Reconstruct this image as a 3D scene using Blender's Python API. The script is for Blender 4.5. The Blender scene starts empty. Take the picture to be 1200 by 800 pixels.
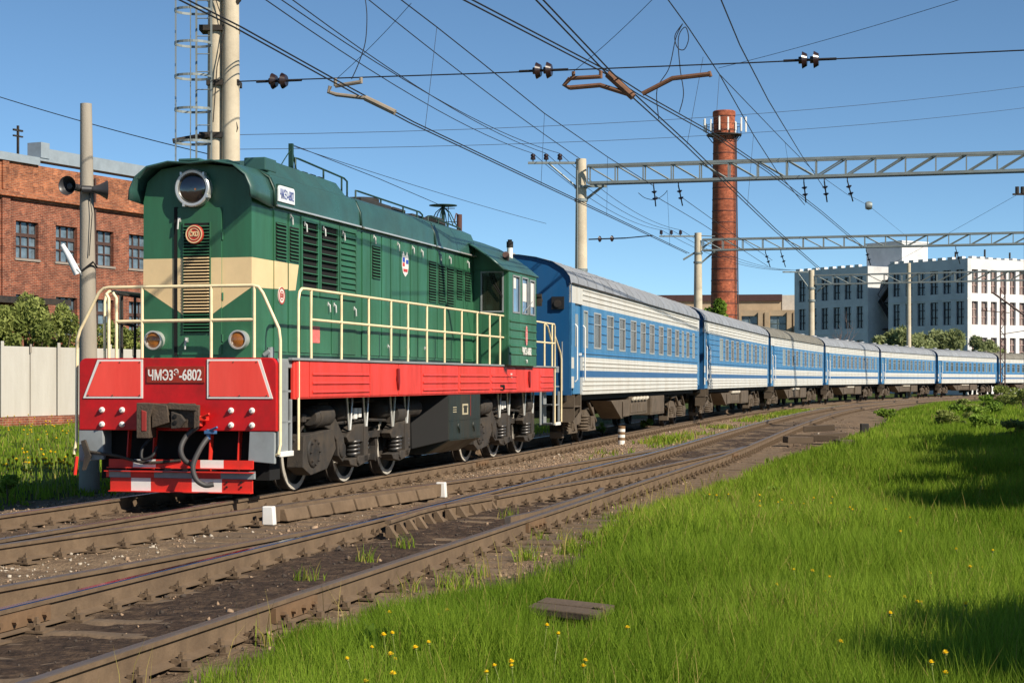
import bpy, bmesh, math, random
import numpy as np
from mathutils import Vector, Matrix
random.seed(7); RNG = np.random.default_rng(11)
SC = bpy.context.scene
COL = SC.collection
R = math.radians
# ------------------------------------------------------------------ camera, sky, sun
F_PX, EYE, HORIZON = 2000.0, 1.55, 444.5            # focal length in photo pixels, eye height over the rails, horizon row
cam_d = bpy.data.cameras.new('camera'); cam = bpy.data.objects.new('camera', cam_d); COL.objects.link(cam)
cam.location = (0, 0, EYE); cam.rotation_euler = (R(90), 0, 0)
cam_d.sensor_width = 36; cam_d.lens = F_PX*36/1200; cam_d.shift_y = (HORIZON-400)/1200
cam_d.clip_start = .1; cam_d.clip_end = 5000
SC.camera = cam
SUN_DIR = Vector((.496, -.4386, .485)).normalized()  # towards the sun
w = bpy.data.worlds.new('World'); SC.world = w; w.use_nodes = True
nt = w.node_tree; bg = nt.nodes['Background']
sky = nt.nodes.new('ShaderNodeTexSky'); sky.sky_type = 'NISHITA'; sky.sun_disc = False
sky.sun_elevation = math.asin(SUN_DIR.z); sky.sun_rotation = math.atan2(SUN_DIR.x, SUN_DIR.y)
sky.altitude = 800; sky.air_density = .55; sky.dust_density = .1; sky.ozone_density = 3.0
tint_ = nt.nodes.new('ShaderNodeMix'); tint_.data_type = 'RGBA'; tint_.blend_type = 'MULTIPLY'; tint_.inputs[0].default_value = 1; tint_.inputs[7].default_value = (.87, 1.01, .96, 1)
nt.links.new(sky.outputs[0], tint_.inputs[6]); nt.links.new(tint_.outputs[2], bg.inputs[0]); bg.inputs[1].default_value = .100
sd = bpy.data.lights.new('sun', 'SUN'); so = bpy.data.objects.new('sun', sd); COL.objects.link(so)
so.rotation_euler = SUN_DIR.to_track_quat('Z', 'Y').to_euler(); so.location = (30, -30, 40)
sd.energy = 5.0; sd.angle = R(.53); sd.color = (1, .90, .76)
vs = SC.view_settings; vs.view_transform = 'Standard'; vs.look = 'None'; vs.exposure = .46; vs.gamma = 1; vs.use_curve_mapping = False
SC.cycles.max_bounces = 6; SC.cycles.transparent_max_bounces = 6

# ------------------------------------------------------------------ frames of reference
TH = math.atan(519/F_PX)                              # heading of the straight track
U = np.array([math.sin(TH), math.cos(TH)]); N = np.array([-math.cos(TH), math.sin(TH)])
P0 = 9.81*N + 28.7*U
ROT = math.atan2(U[1], U[0])
def L2W(x, y, z=0.0):
    p = P0 + x*U + y*N
    return (float(p[0]), float(p[1]), z)
def at(px, py, Y):
    return ((px-600)/F_PX*Y, Y, EYE + (HORIZON-py)/F_PX*Y)
def gnd(px, py, z=0.0):
    Y = F_PX*(EYE-z)/(py-HORIZON); return ((px-600)/F_PX*Y, Y, z)
def on_side(px, py, yl):                              # point seen at a pixel on the plane parallel to the track at offset yl
    k = (px-600)/F_PX
    A = np.array([[U[0], -k], [U[1], -1]]); x, Y = np.linalg.solve(A, -(P0+yl*N))
    return L2W(x, yl, EYE + (HORIZON-py)/F_PX*Y)
def on_cross(px, py, xl):
    k = (px-600)/F_PX
    A = np.array([[N[0], -k], [N[1], -1]]); y, Y = np.linalg.solve(A, -(P0+xl*U))
    return L2W(xl, y, EYE + (HORIZON-py)/F_PX*Y)

# ------------------------------------------------------------------ materials
def lin(c):
    out = []
    for v in c:
        v = v/255; out.append(v/12.92 if v <= .04045 else ((v+.055)/1.055)**2.4)
    return tuple(out)
MATS = {}
def mat(name, rgb, rough=.5, metal=0., var=.15, vscale=2.5, bump=0., bscale=30., dirt=None, damt=.4, dscale=1.3, spec=.5, streak=False, coat=0.):
    if name in MATS: return MATS[name]
    m = bpy.data.materials.new(name); m.use_nodes = True; MATS[name] = m
    n, l = m.node_tree.nodes, m.node_tree.links
    b = n['Principled BSDF']; b.inputs['Roughness'].default_value = rough; b.inputs['Metallic'].default_value = metal
    b.inputs['Specular IOR Level'].default_value = spec
    if coat: b.inputs['Coat Weight'].default_value = coat; b.inputs['Coat Roughness'].default_value = .15
    c = lin(rgb)
    tc = n.new('ShaderNodeTexCoord'); mp = n.new('ShaderNodeMapping'); l.new(tc.outputs['Object'], mp.inputs[0])
    if streak: mp.inputs['Scale'].default_value = (1, 1, .18)
    no = n.new('ShaderNodeTexNoise'); no.inputs['Scale'].default_value = vscale; no.inputs['Detail'].default_value = 7
    no.inputs['Roughness'].default_value = .65; l.new(mp.outputs[0], no.inputs['Vector'])
    rp = n.new('ShaderNodeValToRGB'); e = rp.color_ramp.elements
    e[0].position = .3; e[1].position = .72
    e[0].color = tuple(v*(1-var) for v in c)+(1,); e[1].color = tuple(min(1, v*(1+var)) for v in c)+(1,)
    l.new(no.outputs[0], rp.inputs[0]); last = rp.outputs[0]
    if dirt:
        n2 = n.new('ShaderNodeTexNoise'); n2.inputs['Scale'].default_value = dscale; n2.inputs['Detail'].default_value = 9; n2.inputs['Roughness'].default_value = .72
        l.new(mp.outputs[0], n2.inputs['Vector'])
        r2 = n.new('ShaderNodeValToRGB'); r2.color_ramp.elements[0].position = .42; r2.color_ramp.elements[1].position = .75
        r2.color_ramp.elements[0].color = (0, 0, 0, 1); r2.color_ramp.elements[1].color = (damt, damt, damt, 1)
        l.new(n2.outputs[0], r2.inputs[0])
        mx = n.new('ShaderNodeMix'); mx.data_type = 'RGBA'; l.new(r2.outputs[0], mx.inputs[0]); l.new(last, mx.inputs[6]); mx.inputs[7].default_value = lin(dirt)+(1,)
        last = mx.outputs[2]
        ra = n.new('ShaderNodeMath'); ra.operation = 'MULTIPLY_ADD'; l.new(r2.outputs[0], ra.inputs[0]); ra.inputs[1].default_value = .5; ra.inputs[2].default_value = rough
        l.new(ra.outputs[0], b.inputs['Roughness'])
    l.new(last, b.inputs['Base Color'])
    if bump:
        n3 = n.new('ShaderNodeTexNoise'); n3.inputs['Scale'].default_value = bscale; n3.inputs['Detail'].default_value = 6; l.new(tc.outputs['Object'], n3.inputs['Vector'])
        bp = n.new('ShaderNodeBump'); bp.inputs['Strength'].default_value = bump; bp.inputs['Distance'].default_value = .02
        l.new(n3.outputs[0], bp.inputs['Height']); l.new(bp.outputs[0], b.inputs['Normal'])
    return m
def glass(name, rgb, rough=.08, alpha=1.0):
    m = mat(name, rgb, rough, 0, .2, 1.5, spec=.8); return m

# ------------------------------------------------------------------ mesh builder
class MB:
    def __init__(s): s.v, s.f, s.m = [], [], []
    def add(s, vs, fs, m=0):
        o = len(s.v); s.v += [tuple(map(float, v)) for v in vs]; s.f += [tuple(i+o for i in f) for f in fs]; s.m += [m]*len(fs); return s
    def hexa(s, p, m=0):
        return s.add(p, [(0,3,2,1),(4,5,6,7),(0,1,5,4),(1,2,6,5),(2,3,7,6),(3,0,4,7)], m)
    def box(s, x0, x1, y0, y1, z0, z1, m=0):
        return s.hexa([(x0,y0,z0),(x1,y0,z0),(x1,y1,z0),(x0,y1,z0),(x0,y0,z1),(x1,y0,z1),(x1,y1,z1),(x0,y1,z1)], m)
    def prism(s, poly, ax, a0, a1, m=0, caps=True):
        """poly of 2-D points; ax = axis of extrusion ('x': poly is (y,z); 'y': (x,z); 'z': (x,y))"""
        def P(q, a): return {'x': (a, q[0], q[1]), 'y': (q[0], a, q[1]), 'z': (q[0], q[1], a)}[ax]
        n = len(poly); vs = [P(q, a0) for q in poly]+[P(q, a1) for q in poly]
        fs = [(i, (i+1) % n, (i+1) % n+n, i+n) for i in range(n)]
        if caps: fs += [tuple(range(n))[::-1], tuple(range(n, 2*n))]
        return s.add(vs, fs, m)
    def loft(s, secs, m=0, closed=False, caps=False):
        n = len(secs[0]); vs = [p for q in secs for p in q]; fs = []
        for k in range(len(secs)-1):
            for i in range(n if closed else n-1):
                j = (i+1) % n; fs.append((k*n+i, k*n+j, (k+1)*n+j, (k+1)*n+i))
        if caps: fs += [tuple(range(n))[::-1], tuple((len(secs)-1)*n+i for i in range(n))]
        return s.add(vs, fs, m)
    def tube(s, pts, r, n=8, m=0, r1=None, cap=True):
        pts = [Vector(p) for p in pts]; secs = []; up = None
        for i, p in enumerate(pts):
            a = pts[max(i-1, 0)]; b = pts[min(i+1, len(pts)-1)]; d = (b-a).normalized()
            if up is None:
                up = Vector((0, 0, 1)) if abs(d.z) < .9 else Vector((1, 0, 0))
            sd_ = d.cross(up).normalized(); up = sd_.cross(d).normalized()
            rr = r if r1 is None else r+(r1-r)*i/max(1, len(pts)-1)
            secs.append([tuple(p+sd_*math.cos(t)*rr+up*math.sin(t)*rr) for t in [2*math.pi*k/n for k in range(n)]])
        return s.loft(secs, m, True, cap)
    def cyl(s, p0, p1, r0, r1=None, n=16, m=0): return s.tube([p0, p1], r0, n, m, r1)
    def lathe(s, prof, org, ax='x', n=20, m=0, ring=False):
        """prof: (radius, along) pairs, spun about axis ax through org"""
        secs = []
        for rr, a in prof:
            q = []
            for k in range(n):
                t = 2*math.pi*k/n; c, d = rr*math.cos(t), rr*math.sin(t)
                q.append({'x': (org[0]+a, org[1]+c, org[2]+d), 'y': (org[0]+c, org[1]+a, org[2]+d), 'z': (org[0]+c, org[1]+d, org[2]+a)}[ax])
            secs.append(q)
        if ring: return s.loft(secs+[secs[0]], m, True, False)
        return s.loft(secs, m, True, True)
    def build(s, name, mats, parent=None, bevel=0., smooth=None, loc=None, seg=2):
        me = bpy.data.meshes.new(name); me.from_pydata(s.v, [], s.f)
        if not isinstance(mats, (list, tuple)): mats = [mats]
        for k in mats: me.materials.append(k)
        me.polygons.foreach_set('material_index', s.m)
        bm = bmesh.new(); bm.from_mesh(me); bmesh.ops.recalc_face_normals(bm, faces=bm.faces); bm.to_mesh(me); bm.free()
        if smooth is not None:
            me.polygons.foreach_set('use_smooth', [True]*len(me.polygons)); me.set_sharp_from_angle(angle=R(smooth))
        o = bpy.data.objects.new(name, me); COL.objects.link(o)
        if parent is not None: o.parent = parent
        if loc: o.location = loc
        if bevel:
            md = o.modifiers.new('bevel', 'BEVEL'); md.width = bevel; md.segments = seg; md.limit_method = 'ANGLE'; md.angle_limit = R(35); md.harden_normals = False
        return o
def thing(name, label, cat, loc=(0, 0, 0), rz=0., group=None):
    o = bpy.data.objects.new(name, None); COL.objects.link(o); o.location = loc; o.rotation_euler = (0, 0, rz); o.empty_display_size = .3
    o['label'] = label; o['category'] = cat
    if group: o['group'] = group
    return o
def tag(o, label, cat, group=None):
    o['label'] = label; o['category'] = cat
    if group: o['group'] = group
    return o
def dup(o, parent=None, loc=None, rz=None):
    c = o.copy(); COL.objects.link(c)
    if parent is not None: c.parent = parent
    if loc is not None: c.location = loc
    if rz is not None: c.rotation_euler = (0, 0, rz)
    for ch in o.children: dup(ch, c)
    return c
def text(name, s, size, m, parent, mtx, ext=.002, squeeze=1., offset=0., fit=None):
    cu = bpy.data.curves.new(name, 'FONT'); cu.body = s; cu.size = size; cu.align_x = 'CENTER'; cu.align_y = 'CENTER'; cu.extrude = ext; cu.offset = offset
    t = bpy.data.objects.new('tmp', cu); COL.objects.link(t)
    dg = bpy.context.evaluated_depsgraph_get(); me = bpy.data.meshes.new_from_object(t.evaluated_get(dg))
    bpy.data.objects.remove(t)
    if fit:
        v = np.array([q.co for q in me.vertices]); lo, hi = v.min(0), v.max(0); v[:, :2] = (v[:, :2]-(lo+hi)[:2]/2)*np.array(fit)/(hi-lo)[:2]; me.vertices.foreach_set('co', v.astype(np.float32).ravel()); squeeze = 1
    me.materials.clear(); me.materials.append(m); me.name = name
    o = bpy.data.objects.new(name, me); COL.objects.link(o); o.parent = parent; o.matrix_local = mtx @ Matrix.Diagonal((squeeze, 1, 1, 1))
    return o
# text on the loco's front (facing -x): columns are the text's right, up and outward directions
def M_front(x, y, z): return Matrix(((0, 0, -1, x), (-1, 0, 0, y), (0, 1, 0, z), (0, 0, 0, 1)))
def M_side(x, y, z): return Matrix(((1, 0, 0, x), (0, 0, -1, y), (0, 1, 0, z), (0, 0, 0, 1)))

# paints
GREEN = mat('green_paint', (50, 105, 74), .33, var=.16, vscale=1.6, dirt=(44, 62, 50), damt=.6, dscale=1.1, bump=.06, bscale=2.2, streak=True)
GREENR = mat('green_roof_paint', (54, 92, 84), .27, var=.15, vscale=1.3, dirt=(50, 62, 66), damt=.6, dscale=.8)
DGREEN = mat('dark_green_trim', (28, 58, 46), .45, var=.15)
CREAM = mat('cream_paint', (226, 198, 150), .4, var=.06, dirt=(170, 150, 115), damt=.3)
RED = mat('deep_red_paint', (190, 18, 22), .38, var=.14, dirt=(112, 26, 20), damt=.6, dscale=2.4, bump=.04, bscale=4)
SALMON = mat('faded_red_paint', (222, 62, 52), .42, var=.12, vscale=1.2, dirt=(150, 58, 44), damt=.75, dscale=2.2, bump=.05, bscale=3, streak=True)
PANEL = mat('bright_red_reflector', (246, 84, 70), .4, var=.14, vscale=2, dirt=(226, 46, 38), damt=.6, dscale=2.2, streak=True)
WHITE = mat('white_paint', (228, 226, 220), .45, var=.05, dirt=(170, 165, 150), damt=.3)
RAILC = mat('cream_handrail_paint', (236, 218, 176), .4, var=.06, dirt=(150, 130, 95), damt=.35, dscale=6)
GREYP = mat('grey_paint', (138, 144, 146), .5, var=.12, dirt=(90, 82, 70), damt=.5)
SILVER = mat('silver_trim', (205, 205, 200), .3, .5, .1)
DARK = mat('grimy_black', (34, 32, 30), .7, var=.35, vscale=6, dirt=(74, 62, 50), damt=.75, dscale=4, bump=.3, bscale=60)
GRIME = mat('dusty_iron', (50, 46, 42), .75, var=.3, vscale=6, dirt=(84, 72, 58), damt=.7, dscale=4, bump=.3, bscale=60)
BLACK = mat('void_black', (8, 8, 8), .9, var=.1)
TANKM = mat('dark_green_tank', (28, 36, 31), .45, var=.25, dirt=(62, 54, 42), damt=.7, dscale=2, streak=True)
DUST = mat('brown_dust_metal', (92, 80, 66), .85, var=.25, vscale=3, dirt=(58, 52, 46), damt=.6)
STEEL = mat('worn_steel', (150, 140, 132), .32, .9, .12)
RUST = mat('rusty_rail_side', (106, 88, 68), .9, var=.2, vscale=4, dirt=(70, 55, 42), damt=.6, dscale=3, bump=.25, bscale=50)
AMBER = mat('amber_lamp_glass', (150, 92, 34), .12, var=.3, vscale=14, spec=.9)
LENS = mat('dark_lamp_glass', (16, 14, 18), .06, var=.3, spec=1.0, coat=1)
RUBBER = mat('black_rubber', (26, 26, 27), .6, var=.2)
HOSE = mat('grey_hose', (60, 58, 58), .6, var=.2)
BLUET = mat('blue_tap_paint', (60, 96, 140), .45)
REDT = mat('red_tap_paint', (225, 50, 36), .45)
PLATEM = mat('number_plate_red', (150, 44, 26), .45, var=.15, dirt=(110, 40, 25), damt=.5)
GLASSB = glass('cab_glass', (110, 140, 170), .06)  # opaque pane, the sky's reflection put into its light blue
WOOD = mat('old_wood', (88, 74, 60), .9, var=.25, vscale=5, dirt=(52, 45, 38), damt=.6, bump=.5, bscale=25)
CONC = mat('concrete_post', (196, 184, 160), .85, var=.1, vscale=2, dirt=(140, 128, 108), damt=.55, dscale=1.2, bump=.15, bscale=30)
GALV = mat('weathered_galvanised', (128, 136, 134), .55, .3, .15)
WIREM = mat('dark_wire', (38, 38, 42), .6, .2)
INSUL = mat('brown_insulator', (44, 30, 28), .25, var=.2)
RUSTARM = mat('rusty_arm', (110, 76, 54), .75, var=.3, vscale=8)

# ------------------------------------------------------------------ track lines
def catmull(pts, k=12):
    pts = [np.array(p, float) for p in pts]; out = []
    for i in range(len(pts)-1):
        a, b, c, d = pts[max(i-1, 0)], pts[i], pts[i+1], pts[min(i+2, len(pts)-1)]
        for j in range(k):
            t = j/k; out.append(.5*((2*b)+(-a+c)*t+(2*a-5*b+4*c-d)*t*t+(-a+3*b-3*c+d)*t**3))
    out.append(pts[-1]); return np.array(out)
EDGE = [(1.33, 38.3), (6.93, 62.15), (12.95, 85.9), (20.01, 109.36), (28.52, 132.34), (38.49, 154.72), (50.15, 176.26), (63.4, 197.), (78.2, 216.6)]
def hd(i):
    a, b = np.array(EDGE[max(i-1, 0)]), np.array(EDGE[min(i+1, len(EDGE)-1)]); d = b-a; return d/np.linalg.norm(d)
ctr = [L2W(x, 0)[:2] for x in (-46, -36, -26, -16, -6, 3)]
for i, q in enumerate(EDGE):
    d = hd(i); ctr.append(tuple(np.array(q)+1.5*np.array([-d[1], d[0]])))
CL = catmull(ctr, 14)
CS = np.concatenate([[0], np.cumsum(np.linalg.norm(np.diff(CL, axis=0), axis=1))])-46.0     # arc length, 0 at the loco's centre
CT = np.gradient(CL, axis=0); CT /= np.linalg.norm(CT, axis=1)[:, None]
CN = np.stack([-CT[:, 1], CT[:, 0]], 1)
def trk(s, d, z=0.):                                   # point at arc length s, offset d to the left of track 1
    p = np.array([np.interp(s, CS, CL[:, i]) for i in (0, 1)]); n = np.array([np.interp(s, CS, CN[:, i]) for i in (0, 1)])
    q = p+d*n; return (float(q[0]), float(q[1]), z)
def trk_ang(s):
    t = [np.interp(s, CS, CT[:, i]) for i in (0, 1)]; return math.atan2(t[1], t[0])
def TXY(X, Y):                                         # world arrays -> (s, d)
    s = np.zeros_like(X); d = np.full_like(X, 1e9)
    sub = slice(None, None, 2); c, n_, t_, ss = CL[sub], CN[sub], CT[sub], CS[sub]
    best = np.full_like(X, 1e18)
    for i in range(len(c)):
        dx, dy = X-c[i, 0], Y-c[i, 1]; q = dx*dx+dy*dy; k = q < best
        best[k] = q[k]; s[k] = (ss[i]+dx*t_[i, 0]+dy*t_[i, 1])[k]; d[k] = (dx*n_[i, 0]+dy*n_[i, 1])[k]
    return s, d
R3_PTS = [(-26, -.72), (-16, -1.0), (-12, -1.38), (-8, -1.8), (-4, -2.3), (0, -2.72), (4, -3.02), (8, -3.3), (11.5, -3.47)]
R6_PTS = [(-26, -2.35), (-20, -2.62), (-16, -3.0), (-12, -3.38), (-8, -3.74), (-4, -4.15), (0, -4.55), (4, -4.8), (8, -5.0), (12, -5.1)]
def fx(pts, x): return float(np.interp(x, [p[0] for p in pts], [p[1] for p in pts]))
D4, D5 = -3.55, -5.18

# ------------------------------------------------------------------ smooth value noise
def vnoise(X, Y, sc, seed=0):
    g = np.random.default_rng(seed).random((257, 257)); x, y = X*sc+1000.3, Y*sc+1000.7
    xi, yi = np.floor(x).astype(int), np.floor(y).astype(int); fx_, fy = x-xi, y-yi
    fx_ = fx_*fx_*(3-2*fx_); fy = fy*fy*(3-2*fy); a = lambda i, j: g[(xi+i) % 256, (yi+j) % 256]
    return (a(0, 0)*(1-fx_)+a(1, 0)*fx_)*(1-fy)+(a(0, 1)*(1-fx_)+a(1, 1)*fx_)*fy
GE = np.array([(-2.5, 6.5), (-2.15, 8), (-2.02, 9.56), (-1.88, 10.78), (-1.56, 12.12), (-1.05, 13.31), (-.2, 14.4), (.1, 15.78), (.5, 18.84), (1.1, 21.86), (2.05, 25.1), (3.35, 29), (5.1, 35.6),
               (7.9, 45), (12.6, 61), (21.3, 96), (33.5, 133), (50, 166), (80, 205), (400, 600)])
def grass_edge(Y): return np.interp(Y, GE[:, 1], GE[:, 0])
def sstep(a, b, x): t = np.clip((x-a)/(b-a), 0, 1); return t*t*(3-2*t)
def zones(X, Y):
    s, d = TXY(X, Y)
    n1 = vnoise(X, Y, .7, 1); n2 = vnoise(X, Y, 2.3, 2); n3 = vnoise(X, Y, .25, 3)
    nn = (n1-.5)*1.0+(n2-.5)*.6
    right = sstep(.1, .7, X-grass_edge(Y)+nn*.5)
    left = sstep(3.0, 4.4, d+nn*1.6)*sstep(-14.5, -9.5, s+nn*3)
    mid = sstep(.45, .75, n3*.6+n1*.5)*sstep(.35, .9, 1.15-np.abs(d+2.15))*sstep(6, 14, s)*.9
    green = np.maximum(np.maximum(right, left), mid)
    oil = np.maximum(1.25*np.exp(-((d+4.35)/.82)**4), .75*np.exp(-(d/.8)**4)); oil = np.maximum(oil, .55*np.exp(-((d+6.1)/.5)**2)*sstep(-2, 8, s))
    oil = np.clip(oil*(1.0-.5*sstep(14, 60, s))+nn*.45, 0, 1)*(1-right)
    stone = np.clip(sstep(-3.3, -2.2, d)*(1-sstep(-1.2, -.7, d))*sstep(-3, 4, s)+.6*sstep(.4, .6, n1)*sstep(1, 2.2, d)+.7*sstep(-1.9, -1.2, d)*(1-sstep(-1.1, -.8, d))*sstep(.45, .6, n2), 0, 1)
    return s, d, green, oil, stone, right, left
def gheight(X, Y):
    s, d, green, oil, stone, right, left = zones(X, Y)
    z = -.203+(vnoise(X, Y, 1.1, 4)-.5)*.05+(vnoise(X, Y, 4.5, 5)-.5)*.035+(vnoise(X, Y, 14, 6)-.5)*.022
    shoulder = sstep(1.9, 3.6, d)+sstep(6.0, 7.6, -d)
    z = z+.020*np.exp(-((d+4.36)/.70)**6)*(1-sstep(-9, -4, s)*.7)
    z = z-.035*np.exp(-((d+6.1)/.6)**4)*sstep(-16, -9, s)
    z = z-.12*np.clip(shoulder, 0, 1)*(1-.6*right)
    far = sstep(8, 40, X-grass_edge(Y))
    z = z+right*(.02+.05*vnoise(X, Y, .35, 8))+.35*sstep(2.5, 11, X-grass_edge(Y))*sstep(14, 45, Y)
    z = z+.30*sstep(8, 30, d)*sstep(-20, 10, s)
    bank = ((np.abs(d+4.35) < 1.9) | (np.abs(d) < 1.9))
    return z, s, d, green, oil, stone
# ------------------------------------------------------------------ ground sheet
def axis_lin(lo, hi, step, out, grow=1.13):
    a = list(np.arange(lo, hi, step)); st = step
    b = [a[-1]]
    while b[-1] < out: st *= grow; b.append(b[-1]+st)
    st = step; c = [a[0]]
    while c[-1] > -out: st *= grow; c.append(c[-1]-st)
    return np.array(c[:0:-1]+a+b[1:])
gx = axis_lin(-8.5, 9, .085, 2500)
st, gy = .085, [5.0]
while gy[-1] < 2600: st = max(.085, .0065*gy[-1]) if gy[-1] < 60 else st*1.09; gy.append(gy[-1]+st)
st, pre = .2, [5.0]
while pre[-1] > -900: st *= 1.25; pre.append(pre[-1]-st)
gy = np.array(pre[:0:-1]+gy)
GX, GY = np.meshgrid(gx, gy); sh = GX.shape
z, s_, d_, gr_, oil_, st_ = gheight(GX.ravel(), GY.ravel())
far = sstep(150, 400, np.hypot(GX.ravel(), GY.ravel())); z = z*(1-far)-.2*far
nv = sh[0]*sh[1]; idx = np.arange(nv).reshape(sh)
q = np.stack([idx[:-1, :-1], idx[:-1, 1:], idx[1:, 1:], idx[1:, :-1]], -1).reshape(-1, 4)
me = bpy.data.meshes.new('ground'); me.vertices.add(nv); me.vertices.foreach_set('co', np.stack([GX.ravel(), GY.ravel(), z], 1).astype(np.float32).ravel())
me.loops.add(q.size); me.loops.foreach_set('vertex_index', q.ravel().astype(np.int32))
me.polygons.add(len(q)); me.polygons.foreach_set('loop_start', np.arange(0, q.size, 4, dtype=np.int32)); me.polygons.foreach_set('loop_total', np.full(len(q), 4, np.int32))
me.update(); me.polygons.foreach_set('use_smooth', [True]*len(q))
ca = me.color_attributes.new('zone', 'FLOAT_COLOR', 'POINT')
ca.data.foreach_set('color', np.stack([gr_, oil_, st_, np.ones(nv)], 1).astype(np.float32).ravel())
gm = bpy.data.materials.new('ground_soil'); gm.use_nodes = True; n, l = gm.node_tree.nodes, gm.node_tree.links
b = n['Principled BSDF']; b.inputs['Roughness'].default_value = .95; b.inputs['Specular IOR Level'].default_value = .2
tc = n.new('ShaderNodeTexCoord'); at_ = n.new('ShaderNodeAttribute'); at_.attribute_name = 'zone'
sp = n.new('ShaderNodeSeparateColor'); l.new(at_.outputs['Color'], sp.inputs[0])
def nz(scale, det=8, rough=.65):
    k = n.new('ShaderNodeTexNoise'); k.inputs['Scale'].default_value = scale; k.inputs['Detail'].default_value = det; k.inputs['Roughness'].default_value = rough; l.new(tc.outputs['Object'], k.inputs['Vector']); return k
def ramp(src, *stops):
    k = n.new('ShaderNodeValToRGB'); e = k.color_ramp.elements
    while len(e) < len(stops): e.new(.5)
    for el, (p, c) in zip(e, stops): el.position = p; el.color = (lin(c) if max(c) > 1 else tuple(c))+(1,)
    l.new(src, k.inputs[0]); return k
def mix(fac, a, b_):
    k = n.new('ShaderNodeMix'); k.data_type = 'RGBA'; l.new(fac, k.inputs[0])
    l.new(a, k.inputs[6]); l.new(b_, k.inputs[7]); return k.outputs[2]
vor = n.new('ShaderNodeTexVoronoi'); vor.inputs['Scale'].default_value = 22; l.new(tc.outputs['Object'], vor.inputs['Vector'])
bw = n.new('ShaderNodeSeparateColor'); l.new(vor.outputs['Color'], bw.inputs[0])
soil = ramp(nz(3.5).outputs[0], (.3, (94, 78, 62)), (.5, (128, 108, 86)), (.72, (154, 132, 106)))
grav = ramp(bw.outputs[0], (0., (96, 82, 68)), (.5, (146, 122, 98)), (.85, (168, 142, 116)), (1., (190, 176, 158)))
oilc = ramp(nz(6).outputs[0], (.3, (44, 36, 31)), (.5, (74, 60, 50)), (.75, (116, 96, 76)))
turf = ramp(nz(5).outputs[0], (.3, (44, 56, 22)), (.6, (70, 84, 30)), (.8, (92, 88, 48)))
c1 = mix(sp.outputs['Blue'], soil.outputs[0], grav.outputs[0]); c2 = mix(sp.outputs['Green'], c1, oilc.outputs[0]); c3 = mix(sp.outputs['Red'], c2, turf.outputs[0])
l.new(c3, b.inputs['Base Color'])
hb = n.new('ShaderNodeMath'); hb.operation = 'MULTIPLY_ADD'; l.new(vor.outputs['Distance'], hb.inputs[0]); hb.inputs[1].default_value = .5; l.new(nz(16, 9, .75).outputs[0], hb.inputs[2])
bp = n.new('ShaderNodeBump'); bp.inputs['Strength'].default_value = .9; bp.inputs['Distance'].default_value = .05; l.new(hb.outputs[0], bp.inputs['Height']); l.new(bp.outputs[0], b.inputs['Normal'])
me.materials.append(gm); go = bpy.data.objects.new('ground', me); COL.objects.link(go); go['kind'] = 'structure'
def gz(X, Y): return gheight(np.atleast_1d(np.array(X, float)), np.atleast_1d(np.array(Y, float)))[0]

# ------------------------------------------------------------------ loose stones (too many to count)
def scatter_mesh(name, proto_v, proto_f, pos, scl, rotm, mats, mi=None):
    pv = np.array(proto_v); k = len(pv); nI = len(pos)
    V = np.einsum('nij,kj->nki', rotm, pv)*scl[:, None, :]+pos[:, None, :]
    Fq = np.array(proto_f); w_ = Fq.shape[1]; FF = (Fq[None]+np.arange(nI)[:, None, None]*k).reshape(-1, w_)
    me = bpy.data.meshes.new(name); me.vertices.add(nI*k); me.vertices.foreach_set('co', V.astype(np.float32).ravel())
    me.loops.add(FF.size); me.loops.foreach_set('vertex_index', FF.ravel().astype(np.int32))
    me.polygons.add(len(FF)); me.polygons.foreach_set('loop_start', np.arange(0, FF.size, w_, dtype=np.int32)); me.polygons.foreach_set('loop_total', np.full(len(FF), w_, np.int32))
    for m in mats: me.materials.append(m)
    if mi is not None: me.polygons.foreach_set('material_index', np.repeat(mi, len(Fq)).astype(np.int32))
    me.update(); me.validate(); o = bpy.data.objects.new(name, me); COL.objects.link(o); return o
def rand_rot(nI):
    q = RNG.normal(size=(nI, 4)); q /= np.linalg.norm(q, axis=1)[:, None]; a, b, c, d = q.T
    return np.stack([np.stack([1-2*(c*c+d*d), 2*(b*c-a*d), 2*(b*d+a*c)], -1), np.stack([2*(b*c+a*d), 1-2*(b*b+d*d), 2*(c*d-a*b)], -1), np.stack([2*(b*d-a*c), 2*(c*d+a*b), 1-2*(b*b+c*c)], -1)], 1)
nS = 190000
ss = RNG.uniform(-22, 45, nS); dd = RNG.uniform(-7.5, 5, nS)
pp = P0+ss[:, None]*U+dd[:, None]*N
zz, s2, d2, g2, o2, t2 = gheight(pp[:, 0], pp[:, 1])
keep = RNG.random(nS) < (.22+.75*t2)*(1-g2)*(1-.45*o2)*np.clip(18/np.maximum(pp[:, 1], 5), .12, 1)
pp, zz = pp[keep], zz[keep]; nI = len(pp)
sv = [(1, 0, -.1), (-.9, .1, 0), (.1, 1, .1), (0, -1, 0), (.1, 0, .8), (0, .1, -.8)]; sf = [(0, 2, 4), (2, 1, 4), (1, 3, 4), (3, 0, 4), (2, 0, 5), (1, 2, 5), (3, 1, 5), (0, 3, 5)]
sz = np.exp(RNG.normal(math.log(.013), .45, nI))[:, None]*RNG.uniform(.7, 1.3, (nI, 3))
STONE = [mat('stone_tan', (150, 126, 102), .9, var=.3, vscale=5), mat('stone_brown', (104, 88, 72), .9, var=.3, vscale=5), mat('stone_pale', (172, 162, 146), .9, var=.2, vscale=5), mat('oily_clod', (66, 57, 50), .95, var=.3, vscale=6)]
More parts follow.
